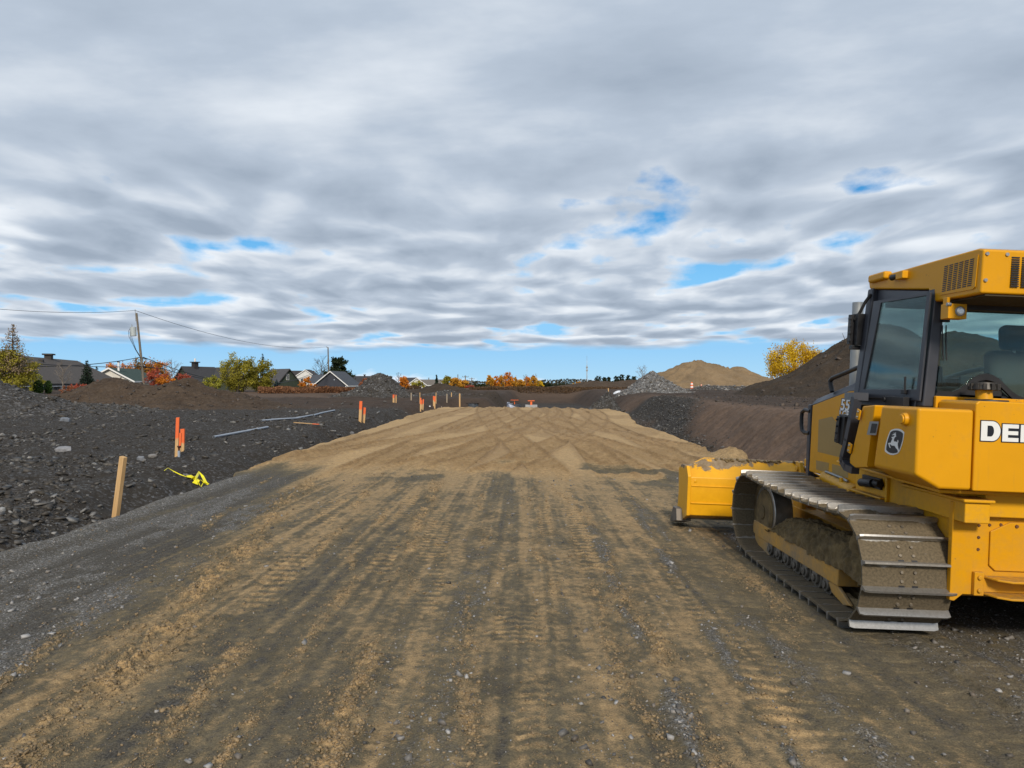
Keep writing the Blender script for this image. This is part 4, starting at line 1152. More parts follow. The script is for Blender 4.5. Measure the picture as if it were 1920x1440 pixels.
# --- running gear
SC, IC, RS, RI = (5.14, .432), (7.20, .452), .385, .372
def track_path():
    """closed outer path (y, z) of the plate faces, from the sprocket's bottom forwards"""
    pts = []
    for t in np.linspace(0, 1, 60): 
        y = SC[0] + (IC[0] - SC[0]) * t; pts.append((y, .047 + .033 * max(0, (t - .85) / .15) ** 2))
    a0 = -math.pi / 2
    for a in np.linspace(-math.pi / 2 + .02, math.pi / 2, 50): pts.append((IC[0] + RI * math.cos(a), IC[1] + RI * math.sin(a)))
    for t in np.linspace(0, 1, 60)[1:]:
        z = (IC[1] + RI) * (1 - t) + (SC[1] + RS) * t - .035 * math.sin(math.pi * t); pts.append((IC[0] + (SC[0] - IC[0]) * t, z))
    for a in np.linspace(math.pi / 2, 3 * math.pi / 2, 50)[1:-1]: pts.append((SC[0] + RS * math.cos(a), SC[1] + RS * math.sin(a)))
    return np.array(pts)


TP = track_path()
seg = np.hypot(*(np.roll(TP, -1, 0) - TP).T); cum = np.concatenate([[0], np.cumsum(seg)]); LEN = cum[-1]
TPc = np.vstack([TP, TP[:1]])
def at_len(s):
    s = s % LEN; return np.array([np.interp(s, cum, TPc[:, 0]), np.interp(s, cum, TPc[:, 1])])


m_mst2 = simple('muddy_bolt', (.20, .17, .13), .6, .4, .3, 20)
NSH = 39; PIT = LEN / NSH
W2 = .307
B = MB()
prof = [(-.088, -.016), (.092, -.016), (.092, -.004), (.080, 0), (-.050, 0), (-.062, .006), (-.070, .050), (-.084, .050), (-.088, .0)]
xs = [-W2, -W2 + .03, W2 - .03, W2]
vs = []
for i, x in enumerate(xs):
    endc = i in (0, 3)
    for (y, z) in prof: vs.append((x, y * (.86 if endc and y > 0 else 1), z * (.84 if endc and z > .04 else 1)))
n_ = len(prof); fs = [tuple(range(n_))[::-1], tuple(range(3 * n_, 4 * n_))]
for k in range(3): fs += [(k * n_ + i, k * n_ + (i + 1) % n_, (k + 1) * n_ + (i + 1) % n_, (k + 1) * n_ + i) for i in range(n_)]
B.add(vs, fs)
for x in (-.045, .045):
    B.cyl((x, -.018, -.002), (x, -.018, .012), .013, .010, 8, 1); B.cyl((x, .042, -.002), (x, .042, .010), .013, .010, 8, 1)
    B.bb(x - .020, x + .020, .070, .092, -.004, .0015, 2)
shoe_me = B.mesh('track_shoe', [m_shoe, m_mst2, m_black])
shoe_me.polygons.foreach_set('use_smooth', [True] * len(shoe_me.polygons)); shoe_me.set_sharp_from_angle(angle=math.radians(30))

# mud caked over the track frame: a lumpy ridge
def mud_ridge(x_out, x_in, y0, y1, seed):
    ny, nx = 260, 60
    yy = np.linspace(y0, y1, ny)[:, None]; tt = np.linspace(0, 1, nx)[None, :]
    top = .46 + .12 * ss(6.9, 5.6, yy) + .05 * fbm(yy * 2.2, yy * 0 + seed, 3, 400)
    top = top * ss(y0 - .02, y0 + .25, yy) + .30 * (1 - ss(y0 - .02, y0 + .25, yy)); top = top - .16 * ss(y1 - .35, y1, yy)
    lowz = .318 + .03 * fbm(yy * 6, yy * 0 + 3, 3, 401 + seed)
    prof_x = np.where(tt < .62, tt / .62, 1.0)
    x = x_out + (x_in - x_out) * np.clip((tt - .12) / .88, 0, 1) ** 1.1 + 0 * yy
    z = lowz + (top - lowz) * np.sin(np.clip(tt / .55, 0, 1) * math.pi / 2) ** .8
    z = z - .10 * ss(.75, 1, tt)
    n = fbm(yy * 7 + 0 * tt, tt * 4 + 0 * yy, 4, 402 + seed); n2 = fbm(yy * 28 + 0 * tt, tt * 16 + 0 * yy, 3, 403 + seed)
    sg = np.sign(x_out)
    n3 = np.abs(fbm(yy * 22 + 0 * tt, tt * 9 + 0 * yy, 3, 404 + seed)); x = x - sg * .03 * n3; z = z + .02 * n3 * (tt > .3); x = x + sg * (.035 * n + .020 * n2) * ss(-.1, .2, tt); z = z + .022 * n + .012 * n2
    Y2 = yy + 0 * tt
    V_ = np.stack([x, Y2 - OY, z], -1).reshape(-1, 3)
    return V_, grid_faces(ny, nx)


for sg in (-1, 1):
    cxT = sg * .963
    B = Bd()
    # chain ring between the shoes and the wheels
    ring_o = [at_len(s) for s in np.linspace(0, LEN, 120, endpoint=False)]
    nrm = []
    for i in range(120):
        t = ring_o[(i + 1) % 120] - ring_o[i - 1]; t = t / np.linalg.norm(t); nrm.append(np.array([-t[1], t[0]]))
    for xo in (-.075, .045):
        vs = []
        for i in range(120):
            for dd, xx in ((.018, xo), (.018, xo + .03), (.085 + .012 * (i % 3 == 0), xo + .03), (.085 + .012 * (i % 3 == 0), xo)):
                q = ring_o[i] + nrm[i] * dd; vs.append((cxT + xx, q[0], q[1]))
        B.add(vs, [(i * 4 + k, i * 4 + (k + 1) % 4, ((i + 1) % 120) * 4 + (k + 1) % 4, ((i + 1) % 120) * 4 + k) for i in range(120) for k in range(4)])
    trk = B.obj('track', m_mudy, doz, 0)
    for k in range(NSH):
        q0 = at_len(k * PIT + .02); q1 = at_len(k * PIT + .02 + .09); q2_ = at_len(k * PIT + .02 - .09)
        t = q1 - q2_; t /= np.linalg.norm(t)            # travel direction (y, z)
        o = link('track_shoe', shoe_me, trk)
        o.location = (cxT + rnd.uniform(-.002, .002), q0[0] - OY, q0[1])
        # outward normal of the loop, which runs forwards along the bottom
        nz_ = Vector((0, t[1], -t[0])); yv = Vector((0, t[0], t[1]))
        xv = yv.cross(nz_)
        M_ = Matrix((xv, yv, nz_)).transposed()
        o.rotation_euler = M_.to_euler()
        if k: pass
    # frame
    B = Bd()
    xo, xi = sg * 1.085, sg * .80
    B.prism([(5.50, .18), (5.50, .315), (7.42, .335), (7.44, .27), (7.42, .20), (7.30, .185)], 'x', xo, xi)
    B.prism([(6.88, .19), (7.42, .195), (7.36, .10), (7.10, .055), (6.98, .06)], 'x', sg * 1.075, sg * 1.045)
    B.prism([(5.52, .18), (5.70, .18), (5.62, .10), (5.42, .06), (5.30, .09)], 'x', sg * 1.075, sg * 1.045)
    frm = B.obj('track_frame', m_yel_mud, doz, .010)
    for k in range(7):
        y = 5.72 + k * .205
        B = Bd(); B.cyl((sg * 1.06, y, .135), (sg * .84, y, .135), .085, None, 22); B.cyl((sg * 1.085, y, .135), (sg * 1.06, y, .135), .055, None, 18); B.cyl((sg * 1.10, y, .135), (sg * 1.085, y, .135), .03, None, 12)
        B.bb(sg * 1.08, sg * 1.03, y - .06, y + .06, .17, .20)
        B.obj('track_roller', m_steel if False else simple('roller_steel', (.16, .14, .115), .6, .4, .3, 20), frm, .006)
    B = Bd(); B.cyl((sg * 1.05, IC[0], IC[1]), (sg * .87, IC[0], IC[1]), .275, None, 40, 0); B.cyl((sg * 1.075, IC[0], IC[1]), (sg * 1.05, IC[0], IC[1]), .20, .235, 36, 1)
    B.cyl((sg * 1.09, IC[0], IC[1]), (sg * 1.07, IC[0], IC[1]), .07, None, 20, 1)
    B.obj('idler', [m_steel, m_mudy], doz, .010)
    B = Bd()
    gear = []
    for k in range(27):
        a = k * 2 * math.pi / 27
        for da, r_ in ((-.07, .275), (-.03, .315), (.03, .315), (.07, .275)): gear.append((SC[0] + r_ * math.cos(a + da), SC[1] + r_ * math.sin(a + da)))
    B.prism(gear, 'x', sg * .99, sg * .935); B.cyl((sg * 1.02, SC[0], SC[1]), (sg * .66, SC[0], SC[1]), .21, None, 32)
    B.obj('sprocket', m_mudy, doz, .004)
    B = Bd(); B.cyl((sg * .655, SC[0], SC[1]), (sg * .62, SC[0], SC[1]), .33, None, 48); B.cyl((sg * .668, SC[0] - .04, SC[1]), (sg * .655, SC[0] - .04, SC[1]), .28, .31, 48)
    B.obj('final_drive', m_yel_dirty, doz, .008)
    # mud
    v1, f1 = mud_ridge(sg * 1.10, sg * .80, 5.02, 7.06, 3 if sg < 0 else 8)
    me = np_mesh('caked_mud', v1, f1, m_mudy); link('caked_mud', me, frm)
    # mud hanging round the sprocket
    th = np.linspace(math.radians(20), math.radians(285), 60)[:, None]; rr = np.linspace(0, 1, 14)[None, :]
    rad_ = .10 + .215 * rr
    nz2 = fbm(th * 3 + 0 * rr, rr * 3 + 0 * th, 3, 420); 
    xx = sg * (1.03 + .05 * np.sin(rr * math.pi) + .03 * nz2 + .014 * fbm(th * 13 + 0 * rr, rr * 9 + 0 * th, 3, 421)); yy = SC[0] + (rad_ + .02 * nz2) * np.cos(th) - OY; zz = SC[1] + (rad_ + .02 * nz2) * np.sin(th)
    me = np_mesh('caked_mud', np.stack([xx, yy, zz], -1).reshape(-1, 3), grid_faces(60, 14), m_mudy); link('caked_mud', me, frm)

# --- inside the cab
B = Bd(); B.box((0, 5.28, 1.60), (.50, .48, .14)); seat = B.obj('seat', m_fabric, doz, .05, segs=4)
B = Bd(); B.box((-.02, 5.08, 1.80), (.50, .13, .46), (-.12, 0, 0)); B.obj('backrest', m_fabric, seat, .05, segs=4)
B = Bd(); B.box((-.03, 5.05, 2.12), (.36, .10, .18), (-.10, 0, 0)); B.obj('headrest', m_fabric, seat, .045, segs=4)
B = Bd()
for x in (-.10, .08): B.cyl((x, 5.06, 1.98), (x, 5.06, 2.08), .011, None, 10)
B.obj('headrest_post', m_steel, seat)
B = Bd(); B.box((-.36, 5.32, 1.66), (.14, .42, .20)); B.box((.36, 5.32, 1.66), (.14, .42, .20)); B.cyl((-.36, 5.48, 1.76), (-.37, 5.50, 1.92), .018, .026, 12); B.cyl((.36, 5.48, 1.76), (.37, 5.50, 1.92), .018, .026, 12)
B.obj('armrest_console', m_black, doz, .03)
B = Bd(); B.box((0, 5.78, 1.56), (1.2, .16, .40)); B.box((0, 5.72, 1.79), (.40, .10, .10)); B.obj('dashboard', m_black, doz, .03)
B = Bd(); B.bb(-.70, .70, 5.02, 5.86, 1.225, 1.26); B.obj('cab_floor', m_black, doz)
# ================================================================ heaps of soil, gravel and sand
def earth(name, lo, hi, speck, sc=1.0, speck_amt=.35, bstr=.9):
    m, nt, b = new_mat(name)
    tc = nd(nt, 'ShaderNodeTexCoord').outputs['Object']
    n = noise(nt, tc, .9 * sc, 8, .62); n2 = noise(nt, tc, 9 * sc, 6, .65)
    vo = nd(nt, 'ShaderNodeTexVoronoi', {'Vector': tc, 'Scale': 9.0 * sc})
    ch = nd(nt, 'ShaderNodeSeparateColor', {0: vo.outputs['Color']}).outputs[0]
    c = mix(nt, mapr(nt, math_(nt, 'ADD', math_(nt, 'MULTIPLY', n, .6), math_(nt, 'MULTIPLY', n2, .4)), .35, .65), lo, hi)
    c = mix(nt, math_(nt, 'MULTIPLY', math_(nt, 'POWER', ch, 3.0), speck_amt), c, speck)
    nt.links.new(c, b.inputs['Base Color']); b.inputs['Roughness'].default_value = .95; b.inputs['Specular IOR Level'].default_value = .25
    bump(nt, math_(nt, 'ADD', n2, math_(nt, 'MULTIPLY', ch, .4)), bstr, .10 / sc, b)
    return m


m_topsoil = earth('topsoil', (.040, .027, .018), (.095, .066, .043), (.16, .12, .09), 1.0, .25)
m_darksoil = earth('dark_topsoil', (.030, .022, .015), (.066, .047, .031), (.14, .11, .085), 1.0, .2)
m_slatepile = earth('slate_heap', (.028, .025, .021), (.058, .052, .045), (.16, .16, .165), 1.3, .8)
m_greypile = earth('grey_gravel_heap', (.05, .048, .046), (.11, .106, .10), (.36, .36, .36), 1.6, .9)
m_sandpile = earth('sand_heap', (.165, .112, .060), (.270, .190, .108), (.30, .22, .13), .5, .2, .6)


def heap(name, lobes, mat, label, cat, res=.12, amp=.12, fsc=1.0, group=None, stone=0, smat=None, ssize=.05, gull=0.0, seed=0):
    """lobes: (x, y, height, radius x, radius y)"""
    x0 = min(l[0] - 1.75 * l[3] for l in lobes); x1 = max(l[0] + 1.75 * l[3] for l in lobes)
    y0 = min(l[1] - 1.75 * l[4] for l in lobes); y1 = max(l[1] + 1.75 * l[4] for l in lobes)
    nx = int((x1 - x0) / res) + 2; ny = int((y1 - y0) / res) + 2
    def hf(X, Y):
        wx = X + .25 * fsc * fbm(X * .7 / fsc, Y * .7 / fsc, 3, 500 + seed); wy = Y + .25 * fsc * fbm(X * .7 / fsc, Y * .7 / fsc, 3, 520 + seed)
        H = -.6
        for (lx, ly, h, rx, ry) in lobes:
            t = np.hypot((wx - lx) / rx, (wy - ly) / ry)
            c = h * (1.13 - np.sqrt(t * t + .13 ** 2)) / 1.0
            c = np.where(t > .8, c + h * .25 * ss(.8, 1.35, t), c)          # toe runs out
            H = np.logaddexp(H * 7, c * 7) / 7
        a = amp * ss(-.2, .5, H)
        H = H + a * (fbm(X * 1.2 / fsc, Y * 1.2 / fsc, 4, 540 + seed) + .5 * fbm(X * 5 / fsc, Y * 5 / fsc, 3, 560 + seed))
        if gull:
            th = np.arctan2(Y - lobes[0][1], X - lobes[0][0])
            H = H + gull * fbm(th * 9, np.hypot(X - lobes[0][0], Y - lobes[0][1]) * .25, 3, 570 + seed) * ss(.1, .8, H)
        return gz(X, Y, False) + H - .10
    X, Y = np.meshgrid(np.linspace(x0, x1, nx), np.linspace(y0, y1, ny))
    Z = hf(X, Y); G = gz(X, Y)
    f = grid_faces(ny, nx); keep = (Z > G - .16).ravel()
    f = f[keep[f].any(1)]
    used = np.unique(f); remap = np.full(nx * ny, -1); remap[used] = np.arange(len(used))
    V = np.stack([X, Y, Z], -1).reshape(-1, 3)[used]; f = remap[f]
    mats = [mat]; mi = np.zeros(len(f), int)
    cx, cy = lobes[0][0], lobes[0][1]; org = np.array([cx, cy, g1(cx, cy)])
    me = np_mesh(name, V - org, f, mats)
    o = link(name, me); o.location = org; tag(o, label, cat, group)
    if stone:
        g = np.random.default_rng(600 + seed)
        xs_ = g.uniform(x0, x1, stone * 6); ys_ = g.uniform(y0, y1, stone * 6)
        zz = hf(xs_, ys_); ok = zz > gz(xs_, ys_) + .02; xs_, ys_, zz = xs_[ok][:stone], ys_[ok][:stone], zz[ok][:stone]
        sz = np.clip(ssize * .4 * (g.pareto(2.0, len(xs_)) + 1), ssize * .4, ssize * 3)
        s_ = stone_obj('stones', np.stack([xs_, ys_, zz], -1) - org, sz, g.uniform(.3, .6, len(xs_)), 610 + seed, smat or m_slate, None, 'stuff', o)
    return hf


def X_(px, d): return (px - 960) / F * d


heap('slate_heap', [(X_(-30, 30), 30, 1.55, 3.6, 4.0), (X_(30, 31), 31, .75, 2.2, 3)], m_slatepile, 'tall heap of dark slate rubble in front of the larch', 'heap', .09, .10, 1, None, 2600, None, .05, seed=1)
heap('slate_heap', [(X_(165, 33), 33, .45, 3.6, 2.4), (X_(120, 34), 34, .35, 3, 2)], m_slatepile, 'low bank of dark slate rubble between the tall rubble heap and the brown soil heap', 'heap', .09, .10, 1, None, 2200, None, .05, seed=2)
heap('soil_heap', [(X_(218, 39), 39, 1.66, 3.0, 3.4), (X_(352, 39), 39, 1.58, 3.0, 3.4), (X_(280, 39), 39.3, 1.15, 3.2, 3), (X_(150, 38), 38, .75, 3.4, 3), (X_(430, 39), 39, .8, 3.2, 3)], m_topsoil, 'long brown topsoil heap with two rounded tops in front of the white house', 'heap', .09, .16, 1, None, 1500, m_clod, .05, seed=3)
heap('gravel_heap', [(X_(712, 56), 56, 1.98, 2.45, 2.6), (X_(690, 56), 56, 1.0, 2.3, 2.4)], m_slatepile, 'cone of dark grey crushed stone behind the pair of short orange stakes', 'heap', .07, .08, .8, None, 3600, None, .055, seed=4)
heap('soil_heap', [(X_(828, 78), 78, 1.05, 2.9, 3), (X_(848, 78), 78, .7, 2.2, 3), (X_(800, 78), 78, .55, 2.4, 3)], m_darksoil, 'smooth low mound of dark brown soil below the small spruce', 'heap', .12, .10, 1, None, 0, seed=5)
heap('gravel_heap', [(X_(842, 62), 62, .55, 1.6, 1.5), (X_(822, 61), 61, .4, 1.6, 1.5)], m_slatepile, 'flat little heap of dark gravel in front of the smooth brown mound', 'heap', .08, .08, .7, None, 700, None, .05, seed=6)
heap('sand_heap', [(X_(1312, 112), 112, 4.25, 11.5, 10), (X_(1296, 112), 112, 4.1, 9.5, 10), (X_(1345, 113), 113, 3.6, 9, 9), (X_(1380, 114), 114, 3.35, 9.6, 9), (X_(1275, 111), 111, 3.2, 7, 8), (X_(1412, 114), 114, 2.2, 7, 7)], m_sandpile, 'broad hill of yellow brown sand on the horizon', 'heap', .28, .35, 3, None, 0, gull=.35, seed=7)
heap('gravel_heap', [(X_(1222, 62), 62, 1.95, 2.3, 2.6), (X_(1245, 62), 62, 1.1, 2.0, 2.2), (X_(1195, 62), 62, .7, 1.6, 2.0)], m_greypile, 'steep pale grey stone heap in front of the sand hill', 'heap', .07, .07, .7, None, 3200, m_gravel, .055, seed=8)
heap('gravel_heap', [(X_(1138, 49), 49, 1.6, 1.25, 1.3), (X_(1120, 48.5), 48.5, .8, 1.1, 1.2)], m_slatepile, 'small dark gravel heap beside the far end of the sand', 'heap', .06, .06, .6, None, 1400, None, .05, seed=9)
heap('rubble_heap', [(X_(1325, 82), 82, .75, 2.6, 2), (X_(1365, 82), 82, .62, 2.8, 2), (X_(1395, 83), 83, .5, 2.5, 2)], m_slatepile, 'low bank of grey rubble along the foot of the sand hill', 'heap', .10, .14, .8, None, 1500, m_gravel, .07, seed=10)
heap('soil_heap', [(26.0, 50, 5.05, 7.2, 9.5), (32.0, 51, 4.7, 7.2, 9.5), (38.5, 51, 4.4, 7.4, 9.5), (45, 50, 4.6, 7.5, 9.5)], m_darksoil, 'huge dark brown soil heap standing behind the bulldozer', 'heap', .13, .16, 1.6, None, 2600, m_clod, .07, gull=.22, seed=11)
heap('soil_heap', [(12.5, 104, 1.35, 6.5, 5), (17.5, 106, 1.45, 6.5, 5), (8.8, 104, .6, 5, 4)], m_topsoil, 'long low ridge of brown soil under the row of dark pines', 'heap', .2, .16, 1.4, None, 0, seed=12)
heap('soil_heap', [(-1.9, 58, .42, 2.2, 4), (-1.4, 63, .42, 2.4, 4)], m_darksoil, 'dark brown bank of fresh soil behind the first black manhole ring', 'heap', .09, .10, .8, None, 400, m_clod, .05, gull=.06, seed=13)

# a dead stalk sticking out of the big heap
B = MB(); p = P(1584, 636, 49.5)
B.tube([p + Vector((.25, 0, -.55)), p + Vector((.08, 0, -.2)), p, p + Vector((-.18, 0, .42))], [.03, .025, .02, .012], 6)
tag(B.obj('dead_stalk', simple('dead_wood', (.09, .07, .05), .9)), 'bare dead stalk poking from the slope of the huge soil heap', 'stalk')
# ================================================================ stakes, pipes, manholes and other small things
def hit(px, py, fn=gz, d0=4.0, d1=400.0):
    """depth at which the ray through a photo pixel meets the ground"""
    ds = np.exp(np.linspace(math.log(d0), math.log(d1), 6000))
    x = (px - 960) / F * ds; z = CH - (py - 720) / F * ds
    below = np.where(z < fn(x, ds))[0]
    return float(ds[below[0]]) if len(below) else d1


m_wood = None
m_wood, nt, b = new_mat('raw_pine')
tc = nd(nt, 'ShaderNodeTexCoord').outputs['Object']
gr = noise(nt, nd(nt, 'ShaderNodeMapping', {'Vector': tc, 'Scale': (60, 60, 3)}).outputs[0], 1.0, 5, .6)
nt.links.new(mix(nt, mapr(nt, gr, .3, .7), (.46, .28, .115), (.62, .40, .19)), b.inputs['Base Color']); b.inputs['Roughness'].default_value = .75
m_greywood = simple('weathered_wood', (.32, .26, .19), .85, 0, .2, 20)


def stake_mat(name, split):
    """pine with fluorescent orange paint above a ragged line (height above the stake's foot)"""
    m, nt, b = new_mat(name)
    tc = nd(nt, 'ShaderNodeTexCoord').outputs['Object']
    z = nd(nt, 'ShaderNodeSeparateXYZ', {0: tc}).outputs[2]
    n = noise(nt, tc, 25, 4)
    gr = noise(nt, nd(nt, 'ShaderNodeMapping', {'Vector': tc, 'Scale': (60, 60, 3)}).outputs[0], 1.0, 5, .6)
    f = mapr(nt, math_(nt, 'ADD', z, math_(nt, 'MULTIPLY', math_(nt, 'SUBTRACT', n, .5), .16)), split - .03, split + .03)
    nt.links.new(mix(nt, f, mix(nt, mapr(nt, gr, .3, .7), (.46, .28, .115), (.62, .40, .19)), mix(nt, n, (.72, .12, .028), (.82, .16, .04))), b.inputs['Base Color'])
    b.inputs['Roughness'].default_value = .7
    return m


def stake(px, py, pytop, wpx, mat, label, lean=0.0, d=None, group=None, thick=.5, yaw=0.0, name='survey_stake', fn=gz, cat='stake'):
    d = d or hit(px, py, fn)
    base = P(px, py, d); h = (py - pytop) / F * d; w = wpx / F * d
    B = MB(); t = w * thick
    top = [(-w / 2, -t / 2), (w / 2, -t / 2), (w / 2, t / 2), (-w / 2, t / 2)]
    B.prism(top, 'z', [-.25] * 4, [h + rnd.uniform(-.006, .006) for _ in range(4)])
    o = B.obj(name, mat, None, .003)
    o.location = base; o.rotation_euler = (rnd.uniform(-.03, .03), lean, yaw)
    return tag(o, label, cat, group)


stake(218, 958, 855, 11, m_wood, 'bare pine post leaning over at the edge of the gravel road', .16, fn=lambda x, y: gz(x, y) * 0 - .03, thick=.75, yaw=-.35)
mo6 = stake_mat('orange_tip_a', .38); mo4 = stake_mat('orange_tip_b', .18); mo2 = stake_mat('orange_tip_c', .12)
dA = 14.4
stake(331, 858, 783, 6, mo6, 'tallest orange topped stake of the nearest group, beside the grey pipe stub', .03, d=dA)
stake(342, 841, 804, 7.5, mo2, 'short wide orange stake behind the nearest tall orange topped stake', .02, d=15.6)
stake(336.5, 848, 812, 5, mo2, 'narrow orange lath between the two other stakes of the nearest group', .03, d=15.0)
B = MB(); p = P(335.5, 858, 14.3)
B.cyl(p + Vector((0, 0, -.2)), p + Vector((0, 0, .14)), .026, None, 14, 0); B.cyl(p + Vector((0, 0, .14)), p + Vector((.002, 0, .17)), .018, None, 12, 1); B.cyl(p + Vector((0, 0, .165)), p + Vector((.004, 0, .235)), .012, .042, 12, 1)
m_pvc = simple('grey_pvc', (.30, .34, .40), .45, 0, .08, 12)
tag(B.obj('pipe_stub', [m_pvc, simple('dark_red_cap', (.06, .015, .012), .6)]), 'grey pipe stub with a dark red funnel cap at the foot of the orange stakes', 'pipe')

dB = hit(676, 792)
stake(675, 792, 752, 5.2, stake_mat('orange_tip_d', .5), 'taller leaning stake of the orange pair on the ditch bank behind the fallen board', .05, d=dB)
stake(682, 790, 764, 4.8, stake_mat('orange_tip_e', .28), 'shorter leaning stake of the orange pair on the ditch bank behind the fallen board', .07, d=dB + .4)
dC = hit(738, 755)
stake(738, 755, 740, 3.4, stake_mat('orange_tip_f', .30), 'broader stake of the pair in front of the dark stone cone', .01, d=dC)
stake(742.6, 755, 740.5, 1.8, stake_mat('orange_tip_g', .45), 'thin pale stake of the pair in front of the dark stone cone', 0, d=dC)
for k, (px, py, top, w, mat, lab, ln) in enumerate((
        (788.5, 771, 746, 2.4, stake_mat('orange_tip_h', .42), 'tallest stake of the orange trio beside the sand edge', .01),
        (792.8, 769, 748.5, 2.2, stake_mat('orange_tip_i', .38), 'stake at the right of the orange trio beside the sand edge', .05),
        (790.6, 768, 750, 1.8, stake_mat('orange_tip_j', .30), 'middle stake of the orange trio beside the sand edge', .0),
        (815, 766.5, 743, 2.4, stake_mat('orange_tip_k', .45), 'front stake of the crowded orange group beyond the trio', .02),
        (813.0, 762, 742.5, 2.2, stake_mat('orange_tip_l', .40), 'broad orange stake behind the front stake of the crowded group', .0),
        (817.6, 757, 736, 1.3, m_wood, 'thin bare lath rising above the crowded orange group', .0),
        (787.3, 757, 736, 1.3, m_wood, 'thin bare lath rising above the orange trio', .0),
        (771, 750, 736.5, 2.0, m_greywood, 'grey weathered stake at the foot of the dark stone cone', .0),
        (838, 755, 738.5, 2.0, m_greywood, 'grey weathered stake in front of the flat little gravel heap', .0),
        (846.5, 744, 736, 1.5, m_wood, 'tiny lath on the slope of the smooth brown mound', .0),
        (862, 763, 738, 2.6, m_wood, 'bare pale stake standing alone next to the first black manhole ring', .0),
        (829.5, 770, 762, 1.8, m_greywood, 'short pale stake tilted over at the sand edge', -.22))):
    stake(px, py, top, w, mat, lab, ln, d=min(hit(px, py), 70.0))
stake(1141.5, 741.5, 728, 1.8, m_wood, 'thin lath on the cut bank beside the white tarpaulin bundle', -.08, d=66)

# grey conduits on the left flat
def lie(name, pts, r, mat, label, cat, hollow=True):
    W_ = []
    for px, py in pts:
        d = hit(px, py); W_.append(P(px, py, d) + Vector((0, 0, r * 1.1)))
    B = MB(); mid = W_[len(W_) // 2].copy()
    # smooth resample
    B.off = -mid; B.tube(W_, r, 12, 0)
    if hollow:
        d_ = (W_[0] - W_[1]).normalized(); B.cyl(W_[0] + d_ * .001, W_[0] + d_ * .004, r * .8, None, 12, 1)
    o = B.obj(name, [mat, m_black] if hollow else mat); o.location = mid
    return tag(o, label, cat)


lie('conduit', [(401, 822), (430, 816.5), (465, 810), (502, 803)], .034, m_pvc, 'straight grey plastic conduit lying nearest on the slate rubble', 'pipe')
lie('conduit', [(491, 790.5), (525, 787.5), (555, 786), (586, 780)], .034, m_pvc, 'bent grey plastic conduit, middle one of three lying on the flat', 'pipe')
lie('conduit', [(588, 780.5), (605, 775.5), (627, 771)], .038, m_pvc, 'short grey plastic conduit lying end to end beyond the bent one', 'pipe')
m_board = stake_mat('orange_end_board', 9)
d0 = hit(555, 796); a_ = P(552, 795.5, d0); b_ = P(597, 799, hit(597, 800))
B = MB(); ax = (b_ - a_); n_ = ax.normalized()
B.off = -a_
q0, q1, q2 = a_, a_ + ax * .78, b_
side = Vector((0, 0, 1)).cross(n_).normalized() * .035; upv = Vector((0, 0, .022))
for (u0, u1, m_) in ((q0, q1, 0), (q1, q2, 1)):
    vs = [u0 - side, u0 + side, u1 + side, u1 - side]; vs = vs + [v + upv for v in vs]
    B.add(vs, [(3, 2, 1, 0), (4, 5, 6, 7), (0, 1, 5, 4), (1, 2, 6, 5), (2, 3, 7, 6), (3, 0, 4, 7)], m_)
o = B.obj('board', [m_wood, simple('orange_paint', (.80, .16, .04), .7)]); o.location = a_ + Vector((0, 0, .05)); tag(o, 'fallen wooden board with an orange end lying on the rubble', 'board')

# yellow ribbon
m_rib = simple('yellow_ribbon', (.80, .72, .01), .45, 0, .08, 15)
def ribbon_pts(pl_):
    out = []
    for px, py, dz_ in pl_:
        d = hit(px, py); out.append(P(px, py, d) + Vector((0, 0, .015 + dz_)))
    return out


B = MB()
org = P(370, 906, hit(370, 906))
B.off = -org
def strip3(pts, w, tw):
    for i in range(len(pts) - 1):
        pass
    vs = []
    for i, p in enumerate(pts):
        t = (pts[min(i + 1, len(pts) - 1)] - pts[max(i - 1, 0)]).normalized()
        a = t.cross(Vector((0, 0, 1))); a = a.normalized() if a.length > .01 else Vector((1, 0, 0))
        c = t.cross(a).normalized(); k = tw[i % len(tw)]
        s_ = (a * math.cos(k) + c * math.sin(k)) * w / 2
        vs += [p - s_, p + s_, p + s_ + c * .0015, p - s_ + c * .0015]
    n = len(pts)
    fs = [(4 * i + k, 4 * i + (k + 1) % 4, 4 * i + 4 + (k + 1) % 4, 4 * i + 4 + k) for i in range(n - 1) for k in range(4)] + [(3, 2, 1, 0), (4 * n - 4, 4 * n - 3, 4 * n - 2, 4 * n - 1)]
    B.add(vs, fs)


strip3(ribbon_pts([(308, 884, .0), (315, 881, .02), (325, 886, .01), (337, 892, .01), (350, 898, .02)]), .014, (.3, .9, 1.2, .8))
strip3(ribbon_pts([(350, 897, .02), (358, 899, .04), (366, 903, .03), (371, 908, .02)]), .085, (.2, .5, .1, .6))
strip3(ribbon_pts([(362, 908, .03), (369, 911, .01), (366, 902, .06), (358, 903, .03)]), .05, (.8, .3, 1.1))
strip3(ribbon_pts([(366, 905, .05), (374, 896, .09), (380, 900, .05), (386, 909, .02), (391, 911, .01)]), .045, (.4, .9, .2, .7))
strip3(ribbon_pts([(391, 911, .01), (384, 910, .03), (375, 905, .04), (368, 903, .03)]), .02, (.4, 1.2))
strip3(ribbon_pts([(370, 905, .03), (374, 911, .01), (377, 914, .0), (382, 908, .03)]), .016, (.6, 1.2))
o = B.obj('caution_ribbon', m_rib, None, 0, 0); o.location = org; tag(o, 'tangled bright yellow plastic ribbon on the road edge', 'ribbon')

